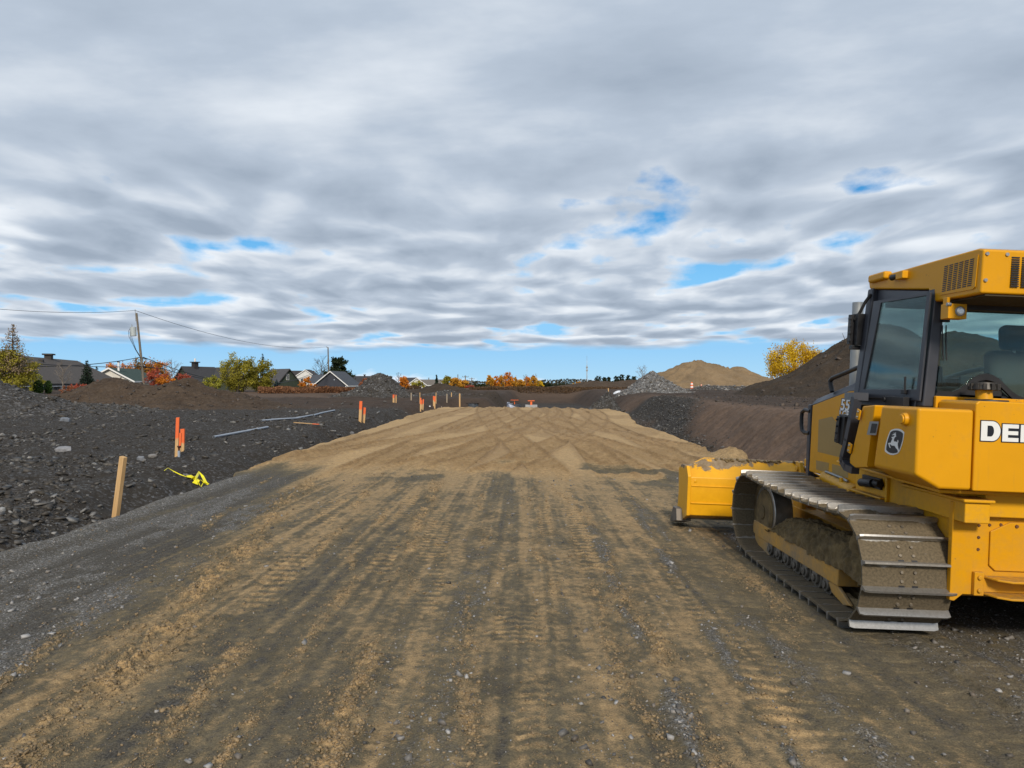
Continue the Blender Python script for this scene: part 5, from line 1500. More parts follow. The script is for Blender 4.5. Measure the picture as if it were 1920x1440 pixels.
# single slabs of slate large enough to point at
def slab_rock(px, py, wpx, hpx, label, tone=(.16, .165, .175), seed=0):
    d = hit(px, py); w = wpx / F * d
    g = random.Random(seed); bm = bmesh.new(); bmesh.ops.create_icosphere(bm, subdivisions=2, radius=1)
    for v in bm.verts:
        v.co = Vector((math.copysign(abs(v.co.x) ** .7, v.co.x), math.copysign(abs(v.co.y) ** .7, v.co.y), math.copysign(abs(v.co.z) ** .5, v.co.z))) * (1 + g.uniform(-.13, .13))
        v.co = Vector((v.co.x * w / 2, v.co.y * w * .34, v.co.z * max(.03, hpx / F * d * .55)))
    me = bpy.data.meshes.new('slate_slab'); bm.to_mesh(me); bm.free()
    me.materials.append(simple('slate_slab', tone, .65, 0, .25, 9, .3))
    o = link('slate_slab', me); o.location = P(px, py, d) + Vector((0, 0, .02)); o.rotation_euler = (g.uniform(.1, .35), g.uniform(-.15, .15), g.uniform(-.5, .5))
    return tag(o, label, 'rock')


slab_rock(118, 846, 28, 12, 'big pale flat slab of slate lying alone, wider than any near it', (.22, .22, .23), 1)
slab_rock(122, 790, 17, 11, 'angular blue grey block at the foot of the tall rubble heap', (.15, .165, .19), 2)
slab_rock(264, 863, 13, 11, 'pointed blue grey stone between the bare pine post and the orange stakes', (.16, .17, .19), 3)
slab_rock(286, 857, 16, 7, 'flat tan grey stone beside the pointed stone near the orange stakes', (.19, .18, .17), 4)
slab_rock(194, 771, 8, 7, 'single sandy yellow stone low on the rubble below the brown heap', (.27, .23, .15), 5)
slab_rock(4, 960, 15, 10, 'pale rounded stone cut by the edge of the view low on the rubble', (.26, .26, .25), 6)
slab_rock(660, 815, 9, 9, 'tilted grey slab half way down the ditch bank beside the sand', (.15, .15, .155), 7)

# traffic drums by the sand hill
m_or = simple('traffic_orange', (.85, .16, .03), .5); m_wh = simple('reflective_white', (.8, .8, .8), .5)
def drum(px, py, pt, label):
    d = 88.0; p = P(px, py, d); h = (py - pt) / F * d; r = h * .19
    t = thing('traffic_drum', p, label, 'traffic drum')
    B = MB(); prof = [(0, 1.25, 0), (.10, 1.05, 0), (.30, 1.0, 0), (.50, .95, 0), (.70, .9, 0), (.88, .85, 0), (1.0, .45, 0)]
    for i in range(6):
        a, b_ = prof[i], prof[i + 1]; B.cyl((0, 0, a[0] * h), (0, 0, b_[0] * h), r * a[1], r * b_[1], 16, 1 if i in (2, 4) else 0, False)
    B.cyl((0, 0, h), (0, 0, h * 1.05), r * .3, None, 8)
    B.obj('body', [m_or, m_wh], t); B = MB(); B.cyl((0, 0, -.05), (0, 0, .06), r * 1.7, None, 16); B.obj('base', m_black, t)
    return t


drum(1297, 731, 717, 'orange traffic drum with white bands standing whole before the sand hill'); drum(1315, 727, 720.5, 'orange traffic drum half sunk behind the grey rubble bank')

# manholes at the end of the road
m_conc = simple('pale_concrete', (.36, .36, .36), .85, 0, .15, 4, .2); m_blackhd = simple('black_ring', (.045, .055, .07), .55, 0, .2, 6)
def ring(B, c, r, h, mat=0, n=32):
    x, y, z = c
    B.cyl((x, y, z), (x, y, z + h), r, r, n, mat, False); B.cyl((x, y, z), (x, y, z + h), r * .82, r * .82, n, mat, False)
    k = len(B.v); vs = []
    for i in range(n):
        a = 2 * math.pi * i / n
        vs += [(x + r * math.cos(a), y + r * math.sin(a), z + h), (x + r * .82 * math.cos(a), y + r * .82 * math.sin(a), z + h)]
    B.add(vs, [(2 * i, (2 * i + 2) % (2 * n), (2 * i + 3) % (2 * n), 2 * i + 1) for i in range(n)], mat)


p = P(887, 768, 50.5); t = thing('manhole', p, 'squat black manhole ring ringed by dark stones at the end of the sand', 'manhole')
B = MB(); ring(B, (0, 0, -.4), .37, .78); B.cyl((0, 0, .38), (0, 0, .42), .33, .31, 24, 0); B.obj('riser_ring', m_blackhd, t, .008)
v_, f_, k_ = stones(np.stack([nrg.normal(0, .25, 20), nrg.normal(-.05, .15, 20), np.full(20, .45)], -1), nrg.uniform(.04, .09, 20), nrg.uniform(.4, .7, 20), 77)
me = np_mesh('stones', v_, f_, m_clod, False); tag(link('stones', me, t), kind='stuff')
p = P(966, 766, 55); t = thing('manhole', p, 'black manhole wrapped in pale plastic sheet with an orange board on top', 'manhole')
B = MB(); ring(B, (0, 0, -.5), .46, .60); ring(B, (0, 0, .10), .43, .12); ring(B, (0, 0, .22), .40, .12); B.obj('riser_ring', m_blackhd, t, .008)
B = MB(); B.box((-.05, -.15, .66), (.62, .09, .03)); B.box((-.05, .15, .62), (.09, .6, .03)); B.cyl((-.05, 0, .3), (-.05, 0, .63), .03, None, 8); B.obj('marker_board', m_or, t, .003)
th = np.linspace(0, 2 * math.pi, 60, endpoint=False)[:, None]; hh_ = np.linspace(0, 1, 14)[None, :]
rr = .60 + .10 * np.sin(th * 5 + 1) * (1 - hh_) - .1 * hh_ + .10 * fbm(th * 3 + 0 * hh_, hh_ * 4 + 0 * th, 3, 701)
zz = -.3 + .78 * hh_ * (0.70 + .30 * np.cos(th - 2.9)) + .06 * fbm(th * 4 + 0 * hh_, hh_ * 5 + 0 * th, 3, 702)
me = np_mesh('plastic_sheet', np.stack([rr * np.cos(th) - .10, rr * np.sin(th), zz], -1).reshape(-1, 3), grid_faces(60, 14)[:, ::-1], simple('pale_sheet', (.38, .42, .52), .45, 0, .3, 5)); o = link('plastic_sheet', me, t)
md = o.modifiers.new('solid', 'SOLIDIFY'); md.thickness = .01
p = P(996, 768, 53); t = thing('manhole', p, 'square pale concrete manhole collar with an orange wooden cross on top', 'manhole')
B = MB()
for s_ in (-1, 1): B.box((s_ * .38, 0, .05), (.12, .88, .62)); B.box((0, s_ * .38, .05), (.64, .12, .62))
B.obj('concrete_collar', m_conc, t, .012)
B = MB(); B.box((0, -.1, .66), (.50, .08, .05)); B.box((0, .1, .66), (.50, .08, .05)); B.box((0, 0, .45), (.14, .14, .40)); B.obj('marker_board', m_or, t, .004)
# white bundle and ball-like stone
p = P(1160, 738, 66); th = np.linspace(0, 2 * math.pi, 48, endpoint=False)[:, None]; hh_ = np.linspace(0, 1, 16)[None, :]
rr = np.sqrt(np.clip(1 - hh_ ** 1.6, 0, 1)) * (1 + .22 * fbm(th * 2 + 0 * hh_, hh_ * 3 + 0 * th, 3, 711)); V_ = np.stack([rr * np.cos(th) * .52, rr * np.sin(th) * .35, hh_ * .30 * (1 + .3 * fbm(th * 2, hh_ * 3, 3, 712)) - .04], -1).reshape(-1, 3)
me = np_mesh('tarpaulin_bundle', V_, grid_faces(16, 48, False) if False else grid_faces(48, 16), simple('white_tarp', (.62, .65, .70), .5, 0, .2, 8)); o = link('tarpaulin_bundle', me); o.location = p
tag(o, 'crumpled white tarpaulin bundle on top of the cut bank', 'bundle')
B = MB(); d = hit(806, 763); p = P(806, 762, min(d, 60)); bm = bmesh.new(); bmesh.ops.create_uvsphere(bm, u_segments=20, v_segments=12, radius=.055)
for v in bm.verts: v.co.z *= .85
me = bpy.data.meshes.new('pipe_end'); bm.to_mesh(me); bm.free(); me.materials.append(m_white); o = link('capped_pipe_end', me); o.location = p; tag(o, 'round white pipe cap between the orange trio and the crowded group', 'pipe cap')
# puddled edge posts across the far excavation
# ================================================================ trees and bushes
def leaf_mat(name, c0, c1, rough=.7):
    m, nt, b = new_mat(name)
    at = nd(nt, 'ShaderNodeAttribute', attribute_name='tint')
    sp = nd(nt, 'ShaderNodeSeparateColor', {0: at.outputs['Color']}).outputs
    nt.links.new(mix(nt, sp[0], c0, c1), b.inputs['Base Color']); b.inputs['Roughness'].default_value = rough
    b.inputs['Specular IOR Level'].default_value = .2
    tl = nd(nt, 'ShaderNodeBsdfTranslucent', {0: mix(nt, sp[0], c0, c1)})
    mx = nd(nt, 'ShaderNodeMixShader', {0: .28, 1: b.outputs[0], 2: tl.outputs[0]})
    nt.links.new(mx.outputs[0], [q for q in nt.nodes if q.type == 'OUTPUT_MATERIAL'][0].inputs[0])
    return m


LM = {
    'olive': leaf_mat('olive_leaves', (.12, .115, .015), (.42, .36, .045)),
    'yellowgreen': leaf_mat('yellow_green_leaves', (0.155, 0.171, 0.023), (0.465, 0.419, 0.054)),
    'yellow': leaf_mat('yellow_leaves', (0.465, 0.256, 0.012), (0.800, 0.574, 0.031)),
    'orange': leaf_mat('orange_leaves', (0.403, 0.132, 0.016), (0.800, 0.310, 0.031)),
    'orangegreen': leaf_mat('turning_leaves', (0.109, 0.109, 0.016), (0.651, 0.232, 0.023)),
    'birch': leaf_mat('birch_leaves', (.42, .185, .02), (.72, .40, .05)),
    'red': leaf_mat('red_leaves', (.26, .055, .035), (.50, .12, .065)),
    'rust': leaf_mat('rust_leaves', (0.186, 0.070, 0.031), (0.403, 0.147, 0.070)),
    'spruce': leaf_mat('spruce_needles', (.010, .022, .014), (.035, .055, .035)),
    'cedar': leaf_mat('cedar_scales', (0.028, 0.065, 0.016), (0.093, 0.155, 0.034)),
    'pine': leaf_mat('pine_needles', (.010, .020, .008), (.038, .052, .022)),
    'tan': leaf_mat('dry_twigs', (0.217, 0.155, 0.093), (0.434, 0.326, 0.202)),
    'bluespruce': leaf_mat('blue_spruce_needles', (.03, .05, .05), (.07, .10, .10)),
    'hedge': leaf_mat('hedge_leaves', (.025, .045, .010), (.07, .10, .02)),
}
m_bark = simple('bark', (.075, .060, .048), .9, 0, .3, 8, .5)
m_palebark = simple('pale_bark', (.20, .17, .14), .9, 0, .3, 8, .3)


def leaves(cent, size, g, flat=.35):
    """small randomly turned leaf quads, returns verts, faces"""
    n = len(cent)
    a = g.normal(size=(n, 3)); a /= np.linalg.norm(a, axis=1, keepdims=True)
    b_ = g.normal(size=(n, 3)); b_ -= a * (a * b_).sum(1, keepdims=True); b_ /= np.linalg.norm(b_, axis=1, keepdims=True)
    s_ = (size * g.uniform(.6, 1.3, n))[:, None]
    a = a * s_; b_ = b_ * s_ * .55
    v = np.stack([cent - a, cent + b_ * 1.0 - a * .1, cent + a, cent - b_ - a * .1], 1).reshape(-1, 3)
    return v, np.arange(4 * n).reshape(n, 4)


def tree(kind, px, pytop, d, wpx, leaf, label, cat='tree', name=None, group=None, zb=None, n=1500, seed=None, bark=None, low=.15, size=None, fill=1.0):
    seed = seed if seed is not None else int(px * 7 + d)
    g = np.random.default_rng(seed); r_ = random.Random(seed)
    x = X_(px, d); zb = float(gz(np.array([x]), np.array([d]), False)[0]) if zb is None else zb
    H = CH + (720 - pytop) / F * d - zb; Wd = wpx / F * d / 2
    t = thing(name or {'shrub': 'bush', 'column': 'cedar', 'conifer': 'spruce_tree', 'pine': 'pine_tree', 'bare': 'bare_tree', 'larch': 'larch_tree'}.get(kind, 'tree'), (x, d, zb), label, cat, group)
    B = MB(); cl = []                              # clumps: centre, radius
    if kind in ('round', 'upright', 'shrub', 'willow'):
        nst = 1 if kind in ('round', 'upright') else 5
        c0 = H * (low + (1 - low) * .5); hr = H * (1 - low) * .5
        ncl = int({'round': 34, 'upright': 30, 'shrub': 26, 'willow': 70}[kind] * fill)
        for k in range(ncl):
            while True:
                q = g.uniform(-1, 1, 3)
                rr = np.linalg.norm(q)
                if .35 < rr < 1: break
            tap = 1 - (.45 if kind == 'upright' else .15) * max(0, q[2]) - (.25 * max(0, -q[2]))
            p = np.array([q[0] * Wd * tap * .92, q[1] * Wd * tap * .92, c0 + q[2] * hr * .95])
            cl.append((p, (.20 if kind != 'willow' else .15) * (Wd + hr) * .55 * g.uniform(.6, 1.25)))
        if nst == 1:
            B.tube([(0, 0, -.3), (.02 * H * g.normal(), .0, H * .3), (.03 * H * g.normal(), 0, H * .62), (0, 0, H * .9)], [.028 * H, .022 * H, .012 * H, .004 * H], 7)
            for p, rad_ in cl[:26]:
                z0 = H * g.uniform(.22, .65); z0 = min(z0, p[2]); B.tube([(0, 0, z0), tuple(np.array([p[0] * .5, p[1] * .5, z0 + (p[2] - z0) * .6])), tuple(p)], [.010 * H, .006 * H, .002 * H], 5)
        else:
            for p, rad_ in cl[:26]:
                B.tube([(p[0] * .12, p[1] * .12, -.2), tuple(np.array([p[0] * .45, p[1] * .45, p[2] * .55])), tuple(p)], [.012 * H, .008 * H, .002 * H], 5)
    elif kind in ('conifer', 'pine', 'larch', 'column'):
        B.tube([(0, 0, -.3), (0, 0, H * .5), (0, 0, H * .98)], [.022 * H, .014 * H, .003 * H], 7)
        tiers = {'conifer': 15, 'pine': 9, 'larch': 16, 'column': 14}[kind]
        for k in range(tiers):
            f = (k + .5) / tiers; z = H * (low + (1 - low) * f)
            if kind == 'column': R_ = Wd * math.sin(math.pi * min(1, .22 + .78 * f)) ** .6
            elif kind == 'pine': R_ = Wd * (1 - .55 * f) * g.uniform(.6, 1.1)
            else: R_ = Wd * (1 - f) ** .85 * g.uniform(.75, 1.1)
            m_ = max(3, int((9 if kind != 'pine' else 6) * (1 - .5 * f)))
            for j in range(m_):
                a = 2 * math.pi * (j + g.uniform(-.3, .3)) / m_ + k
                dr = {'conifer': -.12, 'larch': .10, 'pine': .12, 'column': .5}[kind]
                tip = np.array([R_ * math.cos(a), R_ * math.sin(a), z + dr * R_])
                if kind != 'column': B.tube([(0, 0, z), tuple(tip * .5 + np.array([0, 0, z * .5])), tuple(tip)], [.006 * H, .004 * H, .0015 * H], 4)
                for s_ in ((.45, .75, 1.0) if kind != 'column' else (.5, .9)):
                    c = np.array([tip[0] * s_, tip[1] * s_, z + dr * R_ * s_])
                    cl.append((c, R_ * (.16 if kind != 'pine' else .24) + .02 * H))
    elif kind == 'bare':
        B.tube([(0, 0, -.3), (.02 * H, 0, H * .4), (0, 0, H * .8)], [.022 * H, .014 * H, .005 * H], 6)
        def br(p, dr_, ln, rad_, lev):
            q = p + dr_ * ln; m_ = p + dr_ * ln * .5 + Vector((g.normal() * .06 * ln, g.normal() * .06 * ln, .05 * ln))
            B.tube([p, m_, q], [rad_, rad_ * .7, rad_ * .4], 4)
            if lev < 3:
                for _ in range(4 if lev < 2 else 3):
                    nd_ = (dr_ + Vector((g.normal() * .5, g.normal() * .5, .25 + g.normal() * .3))).normalized()
                    br(p + (q - p) * g.uniform(.4, 1), nd_, ln * .62, rad_ * .5, lev + 1)
        for k in range(11):
            a = k * 2.4; z = H * (.22 + .055 * k)
            br(Vector((0, 0, z)), Vector((math.cos(a) * .8, math.sin(a) * .8, .8)).normalized(), min(Wd * .85, H * .42) * (1 - .03 * k), .008 * H, 0)
    B.obj('trunk', bark or m_bark, t, 0, 60)
    if leaf:
        w = np.array([c[1] ** 2 for c in cl]); w /= w.sum()
        idx = g.choice(len(cl), n, p=w)
        cen = np.array([c[0] for c in cl])[idx]; rad_ = np.array([c[1] for c in cl])[idx]
        off = g.normal(size=(n, 3)) * .55
        pos = cen + off * rad_[:, None]
        if kind == 'willow':
            pos[:, 2] -= np.abs(g.normal(size=n)) * rad_ * .5
        ok = pos[:, 2] > -.05
        pos = pos[ok]; idx = idx[ok]
        sz = size or max(.055, .00095 * d * 1.25)
        v, f = leaves(pos, np.full(len(pos), sz), g)
        ctint = g.random(len(cl)) ** 1.2
        tint = np.clip(ctint[idx] * .6 + g.random(len(pos)) * .45, 0, 1)
        me = np_mesh('crown', v, f, LM[leaf], False)
        set_attr(me, 'tint', np.repeat(np.stack([tint] * 3, -1), 4, 0))
        link('crown', me, t)
    return t


# --- left, from the edge of the photo inwards
t = tree('larch', 24, 608, 66, 66, 'tan', 'tall larch with thin bare top and yellow green lower boughs', n=2600, low=.30)
# lower boughs still in leaf
g = np.random.default_rng(3); n = 7500
cen = np.stack([g.normal(0, .95, n), g.normal(0, .9, n), np.clip(g.normal(2.2, 1.15, n), .1, 5.2)], -1) * np.array([1.05, 1, 1])
cl = g.uniform(-1, 1, (60, 3)) * np.array([2.9, 2.2, 2.5]) + np.array([-.1, 0, 2.6]); cl[:, :2] *= (1 - .5 * ss(3, 5.2, cl[:, 2]))[:, None]
ii = g.integers(0, 60, n); cen = cl[ii] + g.normal(0, .36, (n, 3)) * np.array([1.5, 1.2, .8])
cen = cen * np.array([.56, .6, .64]) + np.array([0, 0, .75]); v, f = leaves(cen, np.full(n, .10), g); me = np_mesh('lower_boughs', v, f, LM['olive'], False); tt = np.clip(g.random(60)[ii] * .7 + g.random(n) * .4, 0, 1); set_attr(me, 'tint', np.repeat(np.stack([tt] * 3, -1), 4, 0)); link('lower_boughs', me, t)
tree('shrub', 66, 700, 72, 34, 'yellowgreen', 'ragged yellow green bush behind the dark columnar cedar', 'bush', n=900, low=.05)
tree('column', 72, 713, 68, 16, 'cedar', 'wider of the two dark columnar cedars before the brown roofed house', 'bush', n=1100, low=.0)
tree('column', 91, 714, 69, 12, 'cedar', 'narrower of the two dark columnar cedars before the brown roofed house', 'bush', n=900, low=.0)
tree('bare', 117, 678, 78, 34, None, 'bare multi stemmed tree in front of the big brown roof', bark=m_palebark)
tree('conifer', 163, 676, 96, 34, 'spruce', 'dark green spruce between the brown roof and the white gable', n=2600, low=.02)
tree('round', 150, 678, 190, 34, 'orange', 'orange round tree behind the dark spruce', n=1300)
tree('conifer', 181, 685, 160, 16, 'spruce', 'small dark spruce tip beside the orange tree', n=700, low=.1)
tree('shrub', 150, 716, 60, 34, 'red', 'bright red low shrub at the left foot of the brown soil heap', 'bush', n=700, low=.1)
tree('shrub', 128, 722, 58, 30, 'rust', 'brown dry shrub beside the bright red shrub', 'bush', n=650, low=.05)
tree('shrub', 186, 712, 62, 20, 'rust', 'dark thin shrub with seed heads before the white gable', 'bush', n=160, low=.3)
tree('round', 213, 678, 210, 30, 'orange', 'orange tree rising behind the white gable and its chimney pipe', n=1200)
tree('round', 232, 681, 212, 26, 'orange', 'smaller orange tree just right of the chimney pipe of the white house', n=1000)
tree('round', 268, 665, 172, 72, 'orangegreen', 'big round tree turning from green to orange behind the leaning pole', n=4200)
tree('round', 304, 672, 178, 34, 'orange', 'orange flank tree next to the big turning tree', n=1500)
tree('round', 294, 690, 92, 48, 'red', 'bright red maple right behind the brown soil heap by the leaning pole', n=2200, low=.1)
tree('bare', 322, 676, 110, 40, None, 'bare grey tree behind the red maple', bark=m_palebark)
tree('shrub', 338, 697, 88, 40, 'red', 'red bush in front of the dark chimneyed house', 'bush', n=1300, low=.1, seed=91)
tree('shrub', 312, 704, 86, 36, 'orange', 'orange brown bush between the red maple and the red bush', 'bush', n=1200, low=.1)
tree('shrub', 400, 705, 74, 44, 'yellowgreen', 'pale yellow green bush at the left of the big willow', 'bush', n=1300, low=.05)
tree('willow', 448, 661, 76, 84, 'olive', 'large olive and yellow willow, the widest crown on the left', n=9000, low=.02)
tree('willow', 490, 670, 78, 54, 'olive', 'narrower olive willow growing against the large willow', n=5200, low=.02)
tree('conifer', 519, 712, 82, 22, 'bluespruce', 'small blue green spruce at the foot of the narrower willow', n=1000, low=0)
tree('conifer', 492.5, 663, 190, 14, 'spruce', 'thin spruce tip showing above the narrower willow', n=700, low=.1)
tree('round', 577, 708, 165, 28, 'orange', 'small glowing orange tree between the green house and the navy house', n=1500, low=.05)
tree('bare', 603, 672, 235, 44, None, 'wide bare tree behind the pole and the navy house')
tree('pine', 634, 672, 225, 52, 'pine', 'broad dark pine towering behind the navy house', n=8000, size=.42, low=.1)
tree('bare', 658, 702, 235, 26, None, 'small bare tree right of the broad dark pine')
tree('shrub', 700, 704, 112, 36, 'rust', 'dark russet bush beside the dark stone cone', 'bush', n=1600, low=.05)
tree('shrub', 684, 710, 110, 26, 'rust', 'thin russet bush at the end of the dark fence', 'bush', n=900, low=.05)
tree('round', 757, 706, 92, 24, 'orange', 'small rust orange tree right of the dark stone cone', n=1500, low=.05)
tree('bare', 747, 696, 110, 16, None, 'slim bare tree behind the small rust orange tree')
tree('shrub', 783, 715, 150, 28, 'olive', 'dull green bush between the two far pale gables', 'bush', n=900, low=.05)
tree('conifer', 818.5, 703, 165, 9, 'spruce', 'lone slim spruce above the smooth brown mound', n=900, low=.05)
tree('upright', 838, 706, 150, 24, 'olive', 'thin olive birch behind the smooth brown mound', n=900, low=.1)
tree('upright', 852, 708, 150, 26, 'birch', 'orange tree touching the thin olive birch', n=1500, low=.05)
tree('round', 868, 713, 155, 30, 'birch', 'lower orange tree right of the smooth brown mound', n=1500, low=.05)
tree('shrub', 882, 724, 150, 22, 'red', 'dark red shrub under the far wooden poles', 'bush', n=700, low=.05)
# --- row of birches beyond the field
for k, (px, top, w, lf) in enumerate(((918, 703, 16, 'birch'), (930, 706, 18, 'orange'), (942, 702, 17, 'birch'), (953, 698, 18, 'orange'), (964, 707, 20, 'birch'), (976, 711, 18, 'birch'), (989, 706, 15, 'orange'), (1000, 705, 15, 'birch'), (1010, 713, 18, 'yellow'))):
    tree('upright', px, top, 168 + (k * 7) % 15, w * 1.2, lf, 'orange and yellow autumn birch in the row beyond the brown field', 'tree', 'birch_tree', 'birches in the row beyond the brown field', n=850, low=.03, bark=m_palebark, fill=.9)
for k, (px, top) in enumerate(((985, 700), (1003, 699), (947, 696))):
    tree('bare', px, top, 176, 12, None, 'bare thin birch among the orange birches', 'tree', 'birch_tree', 'bare birches among the orange ones', bark=m_palebark)
for k, (px, top, w) in enumerate(((1021, 718, 14), (1031, 719, 13), (1043, 721, 12), (1049, 720, 10), (1056, 719, 9), (1064, 720, 10), (1069, 721, 8), (905, 721, 16), (895, 723, 14))):
    tree('pine', px, top, 260, w, 'pine', 'small dark evergreen on the far horizon line', 'tree', 'evergreen_tree', 'dark evergreens on the far horizon', n=520, low=.0)
for k, (px, top) in enumerate(((1075, 719), (1083, 716), (1088, 714))):
    tree('upright', px, top, 190, 9, 'birch', 'small yellow sapling between the evergreens and the antenna mast', 'tree', 'sapling', 'yellow saplings by the mast', n=420, low=.02)
for k, (px, top, w) in enumerate(((1106, 713, 14), (1121, 706, 18), (1133, 708, 15), (1141, 707, 12), (1156, 706, 16), (1166, 703, 16), (1178, 704, 16), (1188, 706, 14))):
    tree('pine', px, top, 150, w, 'pine', 'dark pine in the row on the low soil ridge right of the mast', 'tree', 'pine_tree', 'pines on the low soil ridge', n=900, low=.0)
tree('bare', 1204, 685, 120, 26, None, 'bare whitish shrub between the pines and the sand hill', 'tree', bark=m_palebark)
tree('round', 1488, 640, 122, 104, 'yellow', 'big golden yellow tree between the sand hill and the huge soil heap', n=15000, low=.02, fill=2.2)

# reeds: dry knotweed strip, uncountable
def reed_strip(px0, px1, d, h0, leaf, label, n, depth=2.5, name='dry_reeds'):
    g = np.random.default_rng(int(px0 + px1)); px = g.uniform(px0, px1, n); dd = d + g.uniform(-depth, depth, n)
    x = X_(px, dd); zb = gz(x, dd, False); hh_ = h0 * (.75 + .35 * fbm(x * .8, dd * .3, 3, 800)) 
    pos = np.stack([x, dd, zb + g.random(n) ** .8 * hh_], -1)
    v, f = leaves(pos, np.full(n, .075 + .0003 * d), g); me = np_mesh(name, v, f, LM[leaf], False); t_ = np.clip(g.random(n) * .6 + .4 * (fbm(x * 1.5, dd, 2, 801) + .5), 0, 1)
    set_attr(me, 'tint', np.repeat(np.stack([t_] * 3, -1), 4, 0)); return tag(link(name, me), label, kind='stuff')


LM['reed'] = leaf_mat('dry_reed', (.10, .042, .020), (.34, .17, .085))
LM['weed'] = leaf_mat('brown_weed', (.055, .035, .018), (.16, .095, .05))
reed_strip(484, 672, 74, .78, 'reed', 'strip of dry russet knotweed in front of the houses', 9000)
reed_strip(672, 790, 96, .7, 'weed', 'brown weeds behind the dark stone cone', 2500)
reed_strip(880, 1110, 93, .42, 'weed', 'brown weeds along the top of the far excavated bank', 9000, 4, 'field_weeds')
reed_strip(1040, 1200, 100, .40, 'weed', 'brown weeds on the field right of the excavation', 4000, 6, 'field_weeds')
# far wood along the horizon
g = np.random.default_rng(12); n = 26000
a = g.uniform(-.85, .85, n); d = 620 + 60 * g.random(n); x = np.tan(a) * d
hh_ = 5.5 + 3.0 * fbm(a * 40, a * 0, 4, 810)
pos = np.stack([x, d, -1.0 + g.random(n) * hh_], -1); v, f = leaves(pos, np.full(n, 1.0), g)
LM['farwood'] = leaf_mat('far_wood', (.02, .026, .018), (.09, .075, .04)); me = np_mesh('far_wood', v, f, LM['farwood'], False)
set_attr(me, 'tint', np.repeat(np.stack([g.random(n)] * 3, -1), 4, 0)); tag(link('far_wood', me), 'distant strip of woodland along the horizon', kind='stuff')
# ================================================================ houses, poles, wires
def siding(name, col, roughness=.7):
    m, nt, b = new_mat(name)
    tc = nd(nt, 'ShaderNodeTexCoord').outputs['Object']
    z = nd(nt, 'ShaderNodeSeparateXYZ', {0: tc}).outputs[2]
    fr_ = math_(nt, 'FRACT', math_(nt, 'MULTIPLY', z, 5.5))
    n = noise(nt, tc, 1.5, 5)
    c = mix(nt, mapr(nt, n, .3, .7), tuple(q * .88 for q in col), tuple(min(1, q * 1.1) for q in col))
    c = mix(nt, mapr(nt, fr_, .86, .95, 0, .4), c, tuple(q * .5 for q in col))
    nt.links.new(c, b.inputs['Base Color']); b.inputs['Roughness'].default_value = roughness
    return m


def shingle(name, col):
    m, nt, b = new_mat(name)
    tc = nd(nt, 'ShaderNodeTexCoord').outputs['Object']
    br = nd(nt, 'ShaderNodeTexBrick', {'Vector': nd(nt, 'ShaderNodeMapping', {'Vector': tc, 'Rotation': (0, math.radians(0), 0)}).outputs[0], 'Color1': rgb(tuple(q * .85 for q in col)), 'Color2': rgb(tuple(q * 1.2 for q in col)), 'Mortar': rgb(tuple(q * .6 for q in col)), 'Scale': 3.0, 'Mortar Size': .012})
    n = noise(nt, tc, .8, 5)
    nt.links.new(mix(nt, mapr(nt, n, .3, .75, 0, .4), br.outputs['Color'], tuple(q * .7 for q in col)), b.inputs['Base Color']); b.inputs['Roughness'].default_value = .85
    return m


m_trimw = simple('white_trim', (.74, .74, .73), .6, 0, .05, 4); m_pane = simple('window_pane', (.04, .05, .06), .12, 0, .2, 2)
m_dktrim = simple('dark_trim', (.030, .026, .024), .7)


